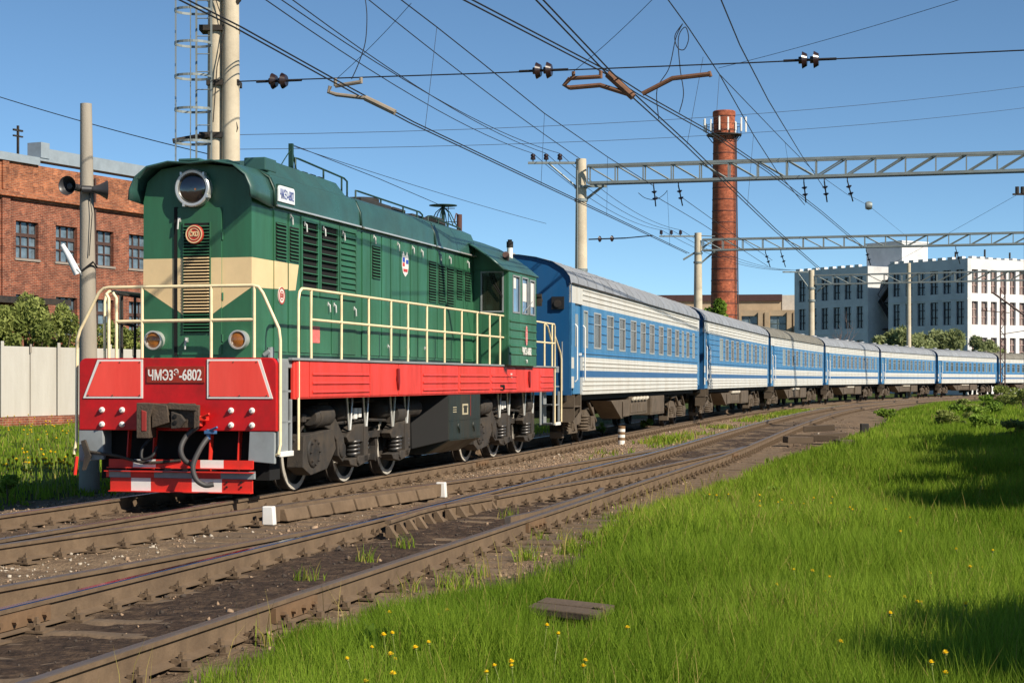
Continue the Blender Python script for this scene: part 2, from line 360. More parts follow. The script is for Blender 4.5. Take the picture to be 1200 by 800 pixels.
o = scatter_mesh('gravel', sv, sf, np.column_stack([pp, zz+.004]), sz, rand_rot(nI), STONE, np.where((d2[keep] < -1.25) & (d2[keep] > -2.0) & (s2[keep] < -9) & (RNG.random(nI) < .6), 2, np.where(RNG.random(nI) < .75*o2[keep], 3, RNG.choice(3, nI, p=[.5, .47, .03])))); o['kind'] = 'stuff'

# ------------------------------------------------------------------ rails, sleepers
PROF = [(-.075, -.18), (.075, -.18), (.075, -.168), (.012, -.15), (.010, -.045), (.036, -.036), (.037, -.006), (.028, 0), (-.028, 0), (-.037, -.006), (-.036, -.036), (-.010, -.045), (-.012, -.15), (-.075, -.168)]
def rail(name, label, pts, worn=STEEL, prof=PROF, group='steel rails'):
    """pts: list of (x,y) world points"""
    pts = np.array(pts); t = np.gradient(pts, axis=0); t /= np.linalg.norm(t, axis=1)[:, None]; n_ = np.stack([-t[:, 1], t[:, 0]], 1)
    mb = MB(); secs = [[(p[0]+m_[0]*a, p[1]+m_[1]*a, zz_) for a, zz_ in prof] for p, m_ in zip(pts, n_)]
    mb.loft(secs, 0, True, True)
    np_ = len(prof)
    for k in range(len(pts)-1):
        for j_ in (6, 7, 8): mb.m[k*np_+j_] = 1
    o = mb.build(name, [RUST, worn]); tag(o, label, 'rail', group); return o
WORN2 = mat('brown_worn_railhead', (112, 100, 90), .45, .5, .15)
def resample(f, s0, s1, st): return [f(s)[:2] for s in np.linspace(s0, s1, int(abs(s1-s0)/st)+1)]
S_ALL = np.concatenate([np.arange(-30, 15, 1.0), np.arange(15, 235, 2.0)])
rails = {}
rails['R1'] = rail('rail', 'far rail under the green locomotive, its left end open at the weeds', [trk(s, .8)[:2] for s in S_ALL])
rails['R2'] = rail('rail', 'rail carrying the near wheels of locomotive and coaches', [trk(s, -.8)[:2] for s in S_ALL])
rails['R4'] = rail('rail', 'shiny rail farther from the grass on the empty near track', [trk(s, D4)[:2] for s in S_ALL if s > -30], mat('bright_railhead', (170, 176, 190), .14, 1., .05))
rails['R5'] = rail('rail', 'brown rail of the empty near track next to the grass', [trk(s, D5)[:2] for s in S_ALL], WORN2)
def curve_pts(P_, x0, x1): 
    c = catmull([L2W(*p)[:2] for p in P_], 6); return c
rails['R3'] = rail('rail', 'crossover rail leaving the locomotive track, past the white painted ends', curve_pts(R3_PTS, 0, 0), WORN2)
c6 = curve_pts(R6_PTS, 0, 0); 
a6 = [p for p in c6 if (p-P0)@U < -9.6]; b6 = [p for p in c6 if (p-P0)@U > -6.9]
rails['R6a'] = rail('rail', 'short crossover rail ending at the frog left of the shiny rail', a6, WORN2)
rails['R6b'] = rail('rail', 'crossover rail curving between both rails of the near track', b6, WORN2)
# frog (crossing) casting
fr = MB()
for pts in ([(-9.65, fx(R6_PTS, -9.65)), (-8.6, D4-.0)], [(-8.4, D4-.12), (-6.85, fx(R6_PTS, -6.85))], [(-10.8, D4-.20), (-9.4, D4-.10), (-7.6, D4-.11), (-6.4, D4-.2)], [(-10.2, D4+.17), (-9.0, D4+.09), (-7.4, D4+.10), (-6.6, D4+.16)]):
    c = np.array(pts); t_ = np.gradient(c, axis=0); t_ /= np.linalg.norm(t_, axis=1)[:, None]; o0 = len(fr.f)
    fr.loft([[L2W(p[0]-t[1]*a_, p[1]+t[0]*a_, zz_-.003) for a_, zz_ in PROF] for p, t in zip(c, t_)], 0, True, True)
    for q_ in range(len(c)-1): fr.m[o0+q_*len(PROF)+7] = 1
for i in range(13):
    x = -11+i*.42; y = D4-.11-.02*abs(i-5)
    fr.hexa([L2W(x, y-.16, -.18), L2W(x+.09, y-.16, -.18), L2W(x+.09, y-.03, -.18), L2W(x, y-.03, -.18), L2W(x, y-.07, -.05), L2W(x+.09, y-.07, -.05), L2W(x+.09, y-.03, -.05), L2W(x, y-.03, -.05)], 0)
tag(fr.build('rail_frog', [RUST, WORN2]), 'worn steel frog with ribbed chairs where the crossover meets the shiny rail', 'rail frog')
# guard rails with painted ends
def guard(label, x0, x1, yf, off, white, cat='guard rail'):
    mb = MB(); xs = np.linspace(x0, x1, 14)
    secs = []
    for i, x in enumerate(xs):
        fl = .09*(max(0, 1-min(i, len(xs)-1-i)/2.0)); y = yf(x)+off+math.copysign(fl, off)
        secs.append([L2W(x, y-.03, -.17), L2W(x, y+.03, -.17), L2W(x, y+.035, .012), L2W(x, y-.035, .012)])
    mb.loft(secs, 0, True, True)
    for q_ in range(len(xs)-1):
        for j_ in (0, 1, 3): mb.m[q_*4+j_] = 1
    o = mb.build('guard_rail', [WORN2, RUST]); tag(o, label, cat)
    if white:
        bl = MB(); n_b = 7
        for i in range(n_b):
            a = x0+.25+(x1-x0-.5)*i/n_b; b_ = a+(x1-x0-.5)/n_b-.06; y = yf((a+b_)/2)+off-.08
            ya, yb = yf(a)+off, yf(b_)+off
            bl.hexa([L2W(a, ya-.2, -.17), L2W(b_, yb-.2, -.17), L2W(b_, yb-.04, -.17), L2W(a, ya-.04, -.17), L2W(a, ya-.15, -.02), L2W(b_, yb-.15, -.02), L2W(b_, yb-.04, -.02), L2W(a, ya-.04, -.02)])
        bl.build('support_block', [RUST], o, bevel=.012)
        for x in (x0-.10, x1):
            e = MB(); y = yf(x)+off+math.copysign(.09, off)
            e.hexa([L2W(x, y-.1, -.19), L2W(x+.10, y-.1, -.19), L2W(x+.10, y+.05, -.19), L2W(x, y+.05, -.19), L2W(x, y-.085, .035), L2W(x+.10, y-.085, .035), L2W(x+.10, y+.05, .035), L2W(x, y+.05, .035)])
            e.build('painted_end', [WHITE], o, bevel=.012)
    return o
guard('chunky guard rail with white painted ends beside the crossover rail', -9.6, -4.6, lambda x: fx(R3_PTS, x), -.13, True)
guard('plain worn guard rail lying inside the rail nearest the grass', -10.2, -4.9, lambda x: D5, .13, False)
# fastenings
fp = MB(); fp.box(-.09, .09, -.19, .19, -.195, -.178)
for sy in (-1, 1):
    fp.box(-.045, .045, sy*.075-.028, sy*.075+.03, -.178, -.135); fp.cyl((0, sy*.1, -.178), (0, sy*.1, -.095), .014, n=6); fp.cyl((0, sy*.1, -.14), (0, sy*.1, -.115), .028, n=6)
    fp.box(-.075, .0, sy*.145-.02, sy*.145+.02, -.178, -.14)
proto = fp.build('fastening', [RUST]); proto_mesh = proto.data; bpy.data.objects.remove(proto)
FV = np.array([v.co for v in proto_mesh.vertices]); FFa = [tuple(p.vertices) for p in proto_mesh.polygons]
SLP = .56
def fasten(o, places):
    for i, (x, y, a) in enumerate(places[:100]):
        c = bpy.data.objects.new('fastening', proto_mesh); COL.objects.link(c); c.parent = o; c.location = (x, y, 0); c.rotation_euler = (0, 0, a+random.uniform(-.05, .05))
    if len(places) > 100:
        mb = MB()
        for x, y, a in places[100:]:
            ca_, sa = math.cos(a), math.sin(a); mb.add([(x+v[0]*ca_-v[1]*sa, y+v[0]*sa+v[1]*ca_, v[2]) for v in FV], FFa)
        k = mb.build('fastening', [RUST], o); k['kind'] = 'stuff'
sl = np.arange(-22, 70, SLP)
vis = lambda p: p[1] > 6.5 and abs(p[0]) < .33*p[1]+.6
for key, d in (('R1', .8), ('R2', -.8), ('R4', D4), ('R5', D5)):
    fasten(rails[key], [(*trk(s, d)[:2], trk_ang(s)) for s in sl if vis(trk(s, d)) and not (key == 'R1' and s > -6)])
for key, P_, lo, hi in (('R3', R3_PTS, -16, 8), ('R6a', R6_PTS, -22, -10), ('R6b', R6_PTS, -6.4, 8)):
    fasten(rails[key], [(*L2W(s, fx(P_, s))[:2], ROT-.1) for s in sl if lo < s < hi and vis(L2W(s, fx(P_, s)))])
jb = MB(); jb.box(-.4, .4, -.05, -.012, -.15, -.045)
for k in range(4): jb.cyl((-.3+.2*k, -.05, -.1), (-.3+.2*k, -.085, -.1), .022, n=6)
jm = jb.build('joint_bar', [mat('orange_rust', (108, 84, 60), .9, var=.3, vscale=5)]); jmesh = jm.data; bpy.data.objects.remove(jm)
for key, s, d in (('R5', -17.2, D5), ('R4', -18.2, D4), ('R5', -9.9, D5), ('R4', 1.4, D4), ('R2', 3.6, -.8), ('R5', 8.2, D5)):
    c = bpy.data.objects.new('joint_bar', jmesh); COL.objects.link(c); c.parent = rails[key]; c.location = trk(s, d); c.rotation_euler = (0, 0, trk_ang(s))
# sleepers
def sleeper_mesh(L, seed):
    rg = random.Random(seed); mb = MB(); xs = np.linspace(-L/2, L/2, 12); secs = []
    for x in xs:
        j = lambda: rg.uniform(-.012, .012); dz = rg.uniform(-.014, .006)
        secs.append([(-.13+j(), x, -.36), (.13+j(), x, -.36), (.125+j(), x, -.215+dz), (.08+j(), x, -.186+dz), (-.08+j(), x, -.186+dz), (-.125+j(), x, -.215+dz)])
    mb.loft(secs, 0, True, True); o = mb.build('sleeper', [mat('dusty_sleeper', (108, 90, 70), .95, var=.25, vscale=4, dirt=(58, 50, 44), damt=.8, dscale=2.5, bump=.7, bscale=22)], smooth=50); me = o.data; bpy.data.objects.remove(o); return me
SM = {L: [sleeper_mesh(L, int(L*10)+k) for k in range(3)] for L in (2.75, 3.6, 4.6)}
def sleeper(s, d, L, label, group):
    o = bpy.data.objects.new('sleeper', random.choice(SM[L])); COL.objects.link(o); o.location = trk(s, d+random.uniform(-.07, .07), random.uniform(-.012, .004)); o.rotation_euler = (0, 0, trk_ang(s)+random.uniform(-.03, .03)); tag(o, label, 'sleeper', group)
for s in sl:
    p = trk(s, -4.36)
    if vis(trk(s, D5-.6)) or vis(trk(s, D4)):
        L = 2.75 if s < -13 or s > 13 else (4.6 if s < -7 else 3.6)
        sleeper(s, -4.36+{2.75: 0, 3.6: .1, 4.6: .9}[L], L, 'weathered dusty sleeper under the empty near track', 'sleepers under the near track')
    if s < 14 and vis(trk(s, .8)): sleeper(s, 0, 2.75, 'dusty sleeper under the locomotive track', 'sleepers under the locomotive track')

# ================================================================== the locomotive (local: x away from us along the track, y to the far side, z up)
loco = thing('diesel_locomotive', 'green shunting locomotive with cream band and red front plate heading the train', 'locomotive', (P0[0], P0[1], 0), ROT)
HC = -.04; HY = .78                                     # hood centre line and half width
YN, YF = HC-HY, HC+HY
# --- deck and frame
mb = MB(); mb.box(-8.24, 7.9, -1.38, 1.38, 1.70, 1.82)
mb.box(-8.2, 7.8, -.5, .5, .95, 1.70, 1); mb.box(-8.1, -7.75, -1.3, 1.3, 1.0, 1.7, 1)
mb.build('deck', [GREYP, BLACK], loco, bevel=.01)
for sy in (-1, 1):
    lip = MB(); lip.box(-7.85, 7.62, sy*1.41-.035, sy*1.41+.035, 1.80, 1.835); lip.build('deck_edge', [GREYP], loco, bevel=.008)
    sk = MB(); y0, y1 = sorted((sy*1.36, sy*1.41)); y = sy*1.41
    sk.box(-7.73, 7.21, y0, y1, 1.29, 1.80)
    def pan(x0, x1, ribs):
        ya, yb = sorted((y, y+sy*.014)); sk.box(x0+.015, x1-.015, ya, yb, 1.31, 1.785)
        if ribs:
            for zc in (1.38, 1.50, 1.62):
                ya, yb = sorted((y+sy*.0135, y+sy*.034)); sk.prism([(ya if sy > 0 else yb, zc+.03), (y+sy*.036, zc), (y+sy*.036, zc-.012), (ya if sy > 0 else yb, zc-.02)], 'x', x0+.1, x1-.06)
    for x0, x1, r_ in ((-7.68, -7.2, 0), (-7.2, -4.75, 1), (-4.75, -3.4, 0), (-3.4, -2.25, 0), (-2.25, -.1, 1), (-.1, 2.0, 1), (2.0, 4.0, 1), (4.0, 5.9, 0), (5.9, 7.2, 1)): pan(x0, x1, r_)
    sko = sk.build('frame_skirt', [SALMON], loco, bevel=.006)
    if sy < 0:
        for x in (-3.5, 4.95):
            h = MB(); h.lathe([(.001, 0), (.05, .004), (.06, .02), (.05, .03)], (x, -1.43, 1.56), 'y', 14); h.prism([(x-.03, 1.72), (x+.03, 1.72), (x+.05, 1.5), (x+.01, 1.38), (x-.03, 1.5)], 'y', -1.465, -1.43); h.build('skirt_handle', [mat('dark_red_handle', (120, 16, 18), .5)], sko, bevel=.006)
        h = MB(); h.box(2.72, 2.95, -1.432, -1.428, 1.34, 1.45); h.cyl((2.9, -1.43, 1.4), (2.9, -1.46, 1.4), .05, n=12); h.build('socket', [BLACK], sko)
# --- front plate
pl = MB(); rr = .10
def rplate(y0, y1, z0, z1, r_): 
    pts = [(y0, z0), (y1, z0)]
    pts += [(y1-r_+r_*math.cos(t), z1-r_+r_*math.sin(t)) for t in np.linspace(0, math.pi/2, 7)]
    pts += [(y0+r_-r_*math.sin(t), z1-r_+r_*math.cos(t)) for t in np.linspace(0, math.pi/2, 7)]
    return pts
pl.prism(rplate(-1.415, 1.375, .885, 1.83, rr), 'x', -8.34, -8.24)
plate = pl.build('front_plate', [RED], loco, bevel=.012)
for sgn, oy in ((1, -.0), (-1, 0)):
    inn, top, bot = (.45, 1.10, 1.31) if sgn > 0 else (-.46, -1.20, -1.37)
    o_ = [(inn, 1.305), (bot, 1.305), (top, 1.812), (inn, 1.812)]
    p = MB(); p.prism(o_, 'x', -8.352, -8.34, 0)
    c = (sum(q[0] for q in o_)/4, sum(q[1] for q in o_)/4)
    i_ = [(inn+sgn*.028, 1.33), (bot-sgn*.045, 1.33), (top-sgn*.034, 1.788), (inn+sgn*.028, 1.788)]
    p.prism(i_, 'x', -8.357, -8.3515, 1)
    for yy, zz_ in ((inn+sgn*.04, 1.775), ((inn+top)/2, 1.775), (top-sgn*.05, 1.775), (inn+sgn*.04, 1.345), ((inn+bot)/2, 1.345), (bot-sgn*.08, 1.345)):
        p.cyl((-8.357, yy, zz_), (-8.364, yy, zz_), .009, n=6, m=2)
    p.build('reflector_panel', [WHITE, PANEL, RUST], plate)
npl = MB(); npl.prism(rplate(-.425, .395, 1.505, 1.722, .01), 'x', -8.355, -8.34); np_ = npl.build('number_plate', [PLATEM], loco, bevel=.004)
text('lettering', 'ЧМЭ3', .2, WHITE, np_, M_front(-8.3565, .195, 1.610), .003, 1, .0032, (.35, .145))
text('lettering', 'Э', .2, WHITE, np_, M_front(-8.3565, -.028, 1.642), .003, 1, .002, (.066, .092))
text('lettering', '-6802', .2, WHITE, np_, M_front(-8.3565, -.228, 1.610), .003, 1, .0032, (.315, .145))
for y, z_ in ((1.04, 1.15), (.75, 1.15), (1.04, .962), (.75, .962), (-.79, 1.15), (-1.08, 1.15), (-.79, .962), (-1.08, .962)):
    k = MB(); k.lathe([(.001, -.035), (.026, -.032), (.038, -.015), (.04, 0)], (-8.34, y, z_), 'x', 12); k.cyl((-8.375, y, z_), (-8.39, y, z_), .014, n=6, m=1); k.build('white_bolt', [WHITE, GREYP], plate, smooth=40)
# grey lower brackets of the plate and buffer-zone frame behind
for sg in (1, -1):
    k = MB(); k.prism([(sg*1.04, .885), (sg*1.385, .885), (sg*1.385, .47), (sg*1.02, .50)], 'x', -8.33, -8.27)
    k.build('corner_bracket', [GREYP], loco, bevel=.008)
# coupler
cp = MB()
cp.box(-8.62, -8.34, -.30, .30, .93, 1.24, 0)
cp.prism([(.44, .80), (.26, .80), (.26, 1.06), (.20, 1.24), (.44, 1.25)], 'x', -8.90, -8.36, 0)
cp.prism([(.26, 1.24), (.05, 1.22), (.02, 1.0), (.26, .93)], 'x', -8.80, -8.40, 0)
cp.prism([(-.36, 1.22), (.06, 1.25), (.10, 1.17), (-.33, 1.15)], 'x', -8.72, -8.36, 0)
cp.prism([(-.36, 1.22), (-.29, 1.22), (-.29, .92), (-.36, .95)], 'x', -8.70, -8.36, 0)
cp.prism([(.0, 1.14), (-.13, 1.10), (-.19, 1.02), (-.12, .93), (.0, .92)], 'x', -8.78, -8.5, 1)
cp.prism([(.37, .89), (.30, .89), (.30, 1.14), (.37, 1.16)], 'x', -8.91, -8.89, 2)
for zc in (1.0, 1.08): cp.lathe([(.03, 0), (.03, .02)], (-8.80, -.06, zc), 'x', 10, 3)
cp.v = [(max(x, -8.34-(-8.34-x)*.72), y-.10*min(1, max(0, (-8.34-x)/.3)), z) for x, y, z in cp.v]
cp.build('coupler', [mat('coupler_iron', (78, 66, 54), .8, var=.3, vscale=9, bump=.5, bscale=35), GRIME, mat('coupler_red', (150, 46, 40), .7, var=.2), BLACK], loco, bevel=.016)
# hoses with taps
def hose(pts, tapm, ty, tz, label=None):
    k = MB(); k.tube(catmull(pts, 8).tolist(), .035, 10, 0); o = k.build('brake_hose', [HOSE], loco, smooth=60)
    t = MB(); t.cyl((-8.42, ty, tz-.07), (-8.42, ty, tz+.06), .03, n=10); t.box(-8.47, -8.37, ty-.1, ty+.04, tz-.0, tz+.045); t.cyl((-8.45, ty-.02, tz+.04), (-8.50, ty-.16, tz+.09), .016, n=8); t.build('tap', [tapm], o, bevel=.006)
hose([(-8.42, -.36, .95), (-8.5, -.24, .82), (-8.58, -.20, .66), (-8.56, -.24, .52), (-8.45, -.33, .44)], REDT, -.40, 1.02)
hose([(-8.42, -.50, .80), (-8.52, -.44, .66), (-8.6, -.38, .45), (-8.6, -.42, .28), (-8.55, -.52, .20), (-8.5, -.62, .21)], BLUET, -.51, .85)
k = MB(); k.tube(catmull([(-8.35, .32, .8), (-8.45, .40, .66), (-8.5, .38, .52), (-8.46, .26, .56), (-8.4, .22, .68)], 8).tolist(), .022, 8); k.build('cable', [RUBBER], loco, smooth=60)
k = MB(); k.tube(catmull([(-8.36, 1.22, .6), (-8.38, .8, .55), (-8.4, .4, .47), (-8.36, -.1, .5)], 8).tolist(), .02, 8); k.build('uncoupling_bar', [GRIME], loco, smooth=60)
k = MB(); k.prism([(1.32, .74), (1.26, .76), (1.18, .55), (1.26, .36), (1.30, .36), (1.26, .55)], 'x', -8.40, -8.36, 0); k.cyl((-8.42, 1.36, .54), (-8.42, 1.39, .30), .022, n=8, m=1); k.build('uncoupling_lever', [GRIME, REDT], loco)
# plough: striped boards
def stripe(z0, z1, x0, x1, y0, y1, cuts, first):
    k = MB(); ys = [y0]+[y0+(y1-y0)*c for c in cuts]+[y1]
    for i in range(len(ys)-1): k.box(x0, x1, min(ys[i], ys[i+1]), max(ys[i], ys[i+1]), z0, z1, (i+first) % 2)
    return k
SR = mat('striped_red', (214, 44, 30), .5, var=.15, dirt=(120, 50, 35), damt=.5)
for z0, z1, x0, x1, cuts, f, ya, yb in ((.40, .51, -8.36, -8.33, (.17, .33, .64, .80), 0, .93, -1.10), (.275, .37, -8.40, -8.34, (.02, .17, .33, .62, .78), 0, .95, -1.13), (.10, .27, -8.38, -8.35, (.15, .29, .58, .79), 0, .90, -1.10)):
    o = stripe(z0, z1, x0, x1, ya, yb, cuts, f).build('plough_board', [SR, WHITE if z0 != .275 else GREYP], loco)
k = MB()
k.box(-8.46, -8.34, -1.13, .95, .352, .364, 0); k.box(-8.44, -8.34, -1.10, .90, .09, .102, 0); k.box(-8.43, -8.34, -1.1, .93, .398, .408, 0)
for y in (-.85, -.45, .35, .72): k.prism([(-8.32, .1), (-8.22, .9), (-8.12, .9), (-8.26, .1)], 'y', y-.008, y+.008, 0)
vb = MB(); vb.box(-8.05, -7.7, -1.2, 1.2, .24, .98); vb.build('headstock', [BLACK], loco)  # pure black box stands in for the dark void behind the plough
for y in (-.75, -.95): 
    for zc in (.17, .23): k.cyl((-8.38, y, zc), (-8.40, y, zc), .014, n=6, m=1)
k.build('plough_frame', [SR, BLACK], loco)
# --- hood
hd_ = MB()
prof = [(YN, 1.82), (YN, 3.93), (YN+.06, 4.2), (YN+.26, 4.36), (HC, 4.43), (YF-.26, 4.36), (YF-.06, 4.2), (YF, 3.93), (YF, 1.82)]
hd_.prism(prof, 'x', -7.75, -7.05, 0)
hd_.prism([(YN, 1.82), (YN, 3.93), (YF, 3.93), (YF, 1.82)], 'x', -7.05, 3.0, 0)
# cream chest band (paint film 2 mm proud)
xf = -7.752
hd_.prism([(YF+.002, 3.165), (YF+.002, 2.77), (.14, 2.39), (-.24, 2.39), (YN-.002, 2.77), (YN-.002, 3.165)], 'x', xf, -7.749, 1)
for y, s_y in ((YN, -1), (YF, 1)):
    ya, yb = sorted((y+s_y*.0025, y-s_y*.002))
    hd_.prism([(-7.7515, 2.77), (-7.7515, 3.165), (-6.99, 3.165), (-6.99, 2.785)], 'y', ya, yb, 1)
hood = hd_.build('hood', [GREEN, CREAM], loco)
# front access door with louvre
fd = MB(); y0, y1 = .235, -.40
fd.box(-7.77, -7.75, y1, y0, 1.88, 3.83, 0)
fd.prism([(y0, 3.165), (y0, 2.47), (.14, 2.392), (-.24, 2.392), (y1, 2.508), (y1, 3.165)], 'x', -7.7725, -7.769, 1)
for zc in (2.1, 2.65, 3.45): fd.cyl((-7.765, y1-.012, zc-.05), (-7.765, y1-.012, zc+.05), .014, n=8, m=0)
door = fd.build('front_door', [GREEN, CREAM], loco, bevel=.003)
k = MB(); k.box(-7.769, -7.749, y0+.004, y0+.05, 1.86, 3.85); k.build('door_gap', [BLACK], door)  # black strip stands in for the dark gap at the door's edge
lv = MB(); lv.box(-7.776, -7.772, -.24, .14, 2.17, 3.63, 2)
zz_ = 2.19
while zz_ < 3.61:
    m_ = 1 if 2.40 < zz_ < 3.165 else 0
    lv.prism([(-7.776, zz_+.020), (-7.804, zz_+.007), (-7.804, zz_), (-7.776, zz_+.012)], 'y', -.235, .135, m_); zz_ += .042
lv.box(-7.79, -7.772, .135, .15, 2.16, 3.64, 0); lv.box(-7.79, -7.772, -.25, -.235, 2.16, 3.64, 0)
lv.build('front_louvre', [GREEN, CREAM, BLACK], door)
def handle(o, x, y, z_, ax):
    k = MB()
    if ax == 'x': k.tube([(x, y, z_+.07), (x-.04, y, z_+.05), (x-.045, y+.006, z_-.07)], .013, 8); k.box(x-.01, x, y-.022, y+.022, z_+.03, z_+.09)
    else: k.tube([(x, y, z_+.05), (x, y-.03, z_+.03), (x+.004, y-.034, z_-.075)], .0125, 8); k.box(x-.018, x+.018, y-.008, y, z_+.015, z_+.075)
    k.build('door_handle', [mat('handle_grey', (176, 178, 174), .45, var=.2, vscale=9)], o, smooth=50)
handle(door, -7.77, .205, 3.62, 'x'); handle(door, -7.77, .10, 2.02, 'x')
# badge on front louvre
bd = MB(); cz = 3.475; cy = -.035
bd.lathe([(.001, -.030), (.108, -.030), (.128, -.018), (.13, 0)], (-7.808, cy, cz), 'x', 32, 0)
for r0, r1 in ((.118, .104), (.080, .072)):
    bd.lathe([(r0, -.0305), (r0, -.036), (r1, -.036), (r1, -.0305)], (-7.808, cy, cz), 'x', 32, 1, True)
badge = bd.build('round_badge', [mat('badge_red', (170, 52, 40), .4, var=.1), CREAM], loco, smooth=30)
text('lettering', 'ČKD', .092, CREAM, badge, M_front(-7.842, cy, cz), .004, .66, .002)
# headlight
hl = MB(); c_ = (-7.75, HC+.02, 4.085)
hl.lathe([(.245, 0), (.245, -.10), (.25, -.115), (.235, -.128), (.205, -.125), (.198, -.10)], c_, 'x', 40, 0)
for a in (.9, 2.3, 3.6, 5.2): hl.box(-7.88, -7.80, c_[1]+.25*math.cos(a)-.015, c_[1]+.25*math.cos(a)+.015, c_[2]+.25*math.sin(a)-.02, c_[2]+.25*math.sin(a)+.02, 0)
h_o = hl.build('headlight', [SILVER], loco, smooth=40)
k = MB(); k.lathe([(.20, -.10), (.19, -.115), (.14, -.133), (.07, -.142), (.001, -.145)], c_, 'x', 36); k.build('lamp_lens', [LENS], h_o, smooth=60)
k = MB(); k.lathe([(.001, -.1475), (.014, -.147), (.001, -.143)], (c_[0], c_[1]-.06, c_[2]-.02), 'x', 10); k.build('reflector_glint', [AMBER], h_o)
for y in (.55, -.67):
    k = MB(); k.lathe([(.125, 0), (.125, -.10), (.128, -.115), (.108, -.118), (.104, -.09)], (-7.75, y, 2.075), 'x', 28); o = k.build('marker_lamp', [SILVER], loco, smooth=40)
    k = MB(); k.lathe([(.105, -.088), (.09, -.10), (.05, -.11), (.001, -.113)], (-7.75, y, 2.075), 'x', 24); k.build('lamp_lens', [AMBER], o, smooth=60)
# --- roof: visor, three sections, raised radiator box
def rsec(x, wd, zlo, k=1., top=4.49): 
    pts = [(-1, zlo), (-.985, zlo+.24), (-.90, zlo+.40), (-.70, 4.41), (-.35, 4.47), (0, top)]
    pts = pts+[(-a, b_) for a, b_ in pts[-2::-1]]
    return [(x, HC+a*wd, b_) for a, b_ in pts]
vz = MB(); secs = []
for t in np.linspace(0, 1, 6):
    x = -8.0+t*.95; wd = .885-.065*sstep(0, 1, np.array(t)); secs.append(rsec(x, float(wd), 3.87-.0*t, top=4.445+.045*t))
    secs[-1] = [(p[0], p[1], p[2]-.03*(1-t)+(.10*(1-t) if abs(p[1]-HC) > .80 and p[2] < 4 else 0)) for p in secs[-1]]
vz.loft(secs, 0); visor = vz.build('front_visor', [GREENR], loco, smooth=40)
md = visor.modifiers.new('s', 'SOLIDIFY'); md.thickness = .025; md.offset = -1
for k_, (x0, x1) in enumerate(((-7.05, -3.62), (-3.54, .30), (.40, 2.95))):
    k = MB(); prf = [(p[1], p[2]) for p in rsec(0, .82, 3.935)]; k.prism(prf, 'x', x0, x1); ro = k.build('roof_section', [GREENR], loco, smooth=35)
    for s_y in (-1, 1):
        g = MB(); y = HC+s_y*.835; g.box(x0+.02, x1-.02, y-.025, y+.025, 3.905, 3.928); g.build('gutter', [SILVER], ro)
for x in (-7.05, -3.58, .35):
    k = MB(); inn = rsec(x-.03, .815, 3.93); ou = rsec(x-.03, .845, 3.93, top=4.51)
    k.loft([rsec(x-.035, .84, 3.90, top=4.51), rsec(x+.035, .84, 3.90, top=4.51)], 0); o = k.build('roof_strap', [DGREEN], loco, smooth=30); md = o.modifiers.new('s', 'SOLIDIFY'); md.thickness = .03
k = MB()
a = [(-6.98, HC-.70, 4.30), (-6.98, HC+.70, 4.30), (-3.75, HC+.70, 4.30), (-3.75, HC-.70, 4.30)]
k.hexa(a+[(-6.35, HC-.46, 4.63), (-6.35, HC+.46, 4.63), (-3.72, HC+.46, 4.60), (-3.72, HC-.46, 4.60)])
k.box(-7.3, -6.9, HC-.25, HC+.2, 4.44, 4.53); k.box(-6.9, -6.5, HC-.62, HC-.3, 4.42, 4.60)
k.box(-7.45, -6.6, HC+.1, HC+.42, 4.50, 4.54)
k.build('radiator_box', [GREENR], loco, bevel=.015)
SOOT = mat('sooty_roof_gear', (46, 44, 42), .7, var=.3, vscale=6)
k = MB(); [k.box(-6.2+.34*i, -6.0+.34*i, HC-.36, HC+.36, 4.60, 4.655) for i in range(7)]; k.build('roof_shutter', [SOOT], loco, bevel=.008)
k = MB(); k.lathe([(.32, 4.48), (.32, 4.60), (.28, 4.62), (.001, 4.62)], (-1.3, HC, 0), 'z', 24); k.build('fan_cowl', [SOOT], loco, smooth=40)
for bb in ((-.4, .25, HC-.3, HC+.3, 4.47, 4.56), (.9, 1.8, HC-.22, HC+.22, 4.47, 4.57), (-2.4, -.9, HC-.42, HC-.36, 4.42, 4.52)): k = MB(); k.box(*bb); k.build('roof_hatch', [SOOT], loco, bevel=.012)
k = MB(); k.cyl((2.0, HC-.2, 4.5), (2.6, HC-.2, 4.5), .14, n=14); k.build('silencer', [SOOT], loco, smooth=40)
def rail_tube(name, runs, r, m, par):
    k = MB()
    for p in runs: k.tube(p, r, 8)
    return k.build(name, [m], par, smooth=60)
yr = -.44
rail_tube('roof_handrail', [[(-5.25, yr, 4.60), (-5.25, yr, 4.80), (-5.1, yr, 4.80), (-3.2, yr, 4.735), (-3.05, yr, 4.70), (-3.05, yr, 4.45)], [(-4.1, yr, 4.55), (-4.1, yr, 4.765)], [(-3.3, yr, 4.45), (-3.3, yr, 4.735)]], .016, DGREEN, loco)
rail_tube('roof_handrail', [[(-2.65, yr, 4.40), (-2.65, yr, 4.60), (-2.5, yr, 4.60), (.75, yr, 4.575), (.92, yr, 4.54), (.92, yr, 4.40)], [(-1.4, yr, 4.40), (-1.4, yr, 4.59)], [(-.2, yr, 4.40), (-.2, yr, 4.58)], [(.6, yr, 4.40), (.6, yr, 4.575)]], .016, DGREEN, loco)
rail_tube('roof_handrail', [[(1.25, yr, 4.40), (1.25, yr, 4.54), (1.4, yr, 4.56), (3.35, yr, 4.50), (3.4, yr, 4.36)], [(1.9, yr, 4.40), (1.9, yr, 4.54)], [(2.5, yr, 4.40), (2.5, yr, 4.525)]], .016, DGREEN, loco)
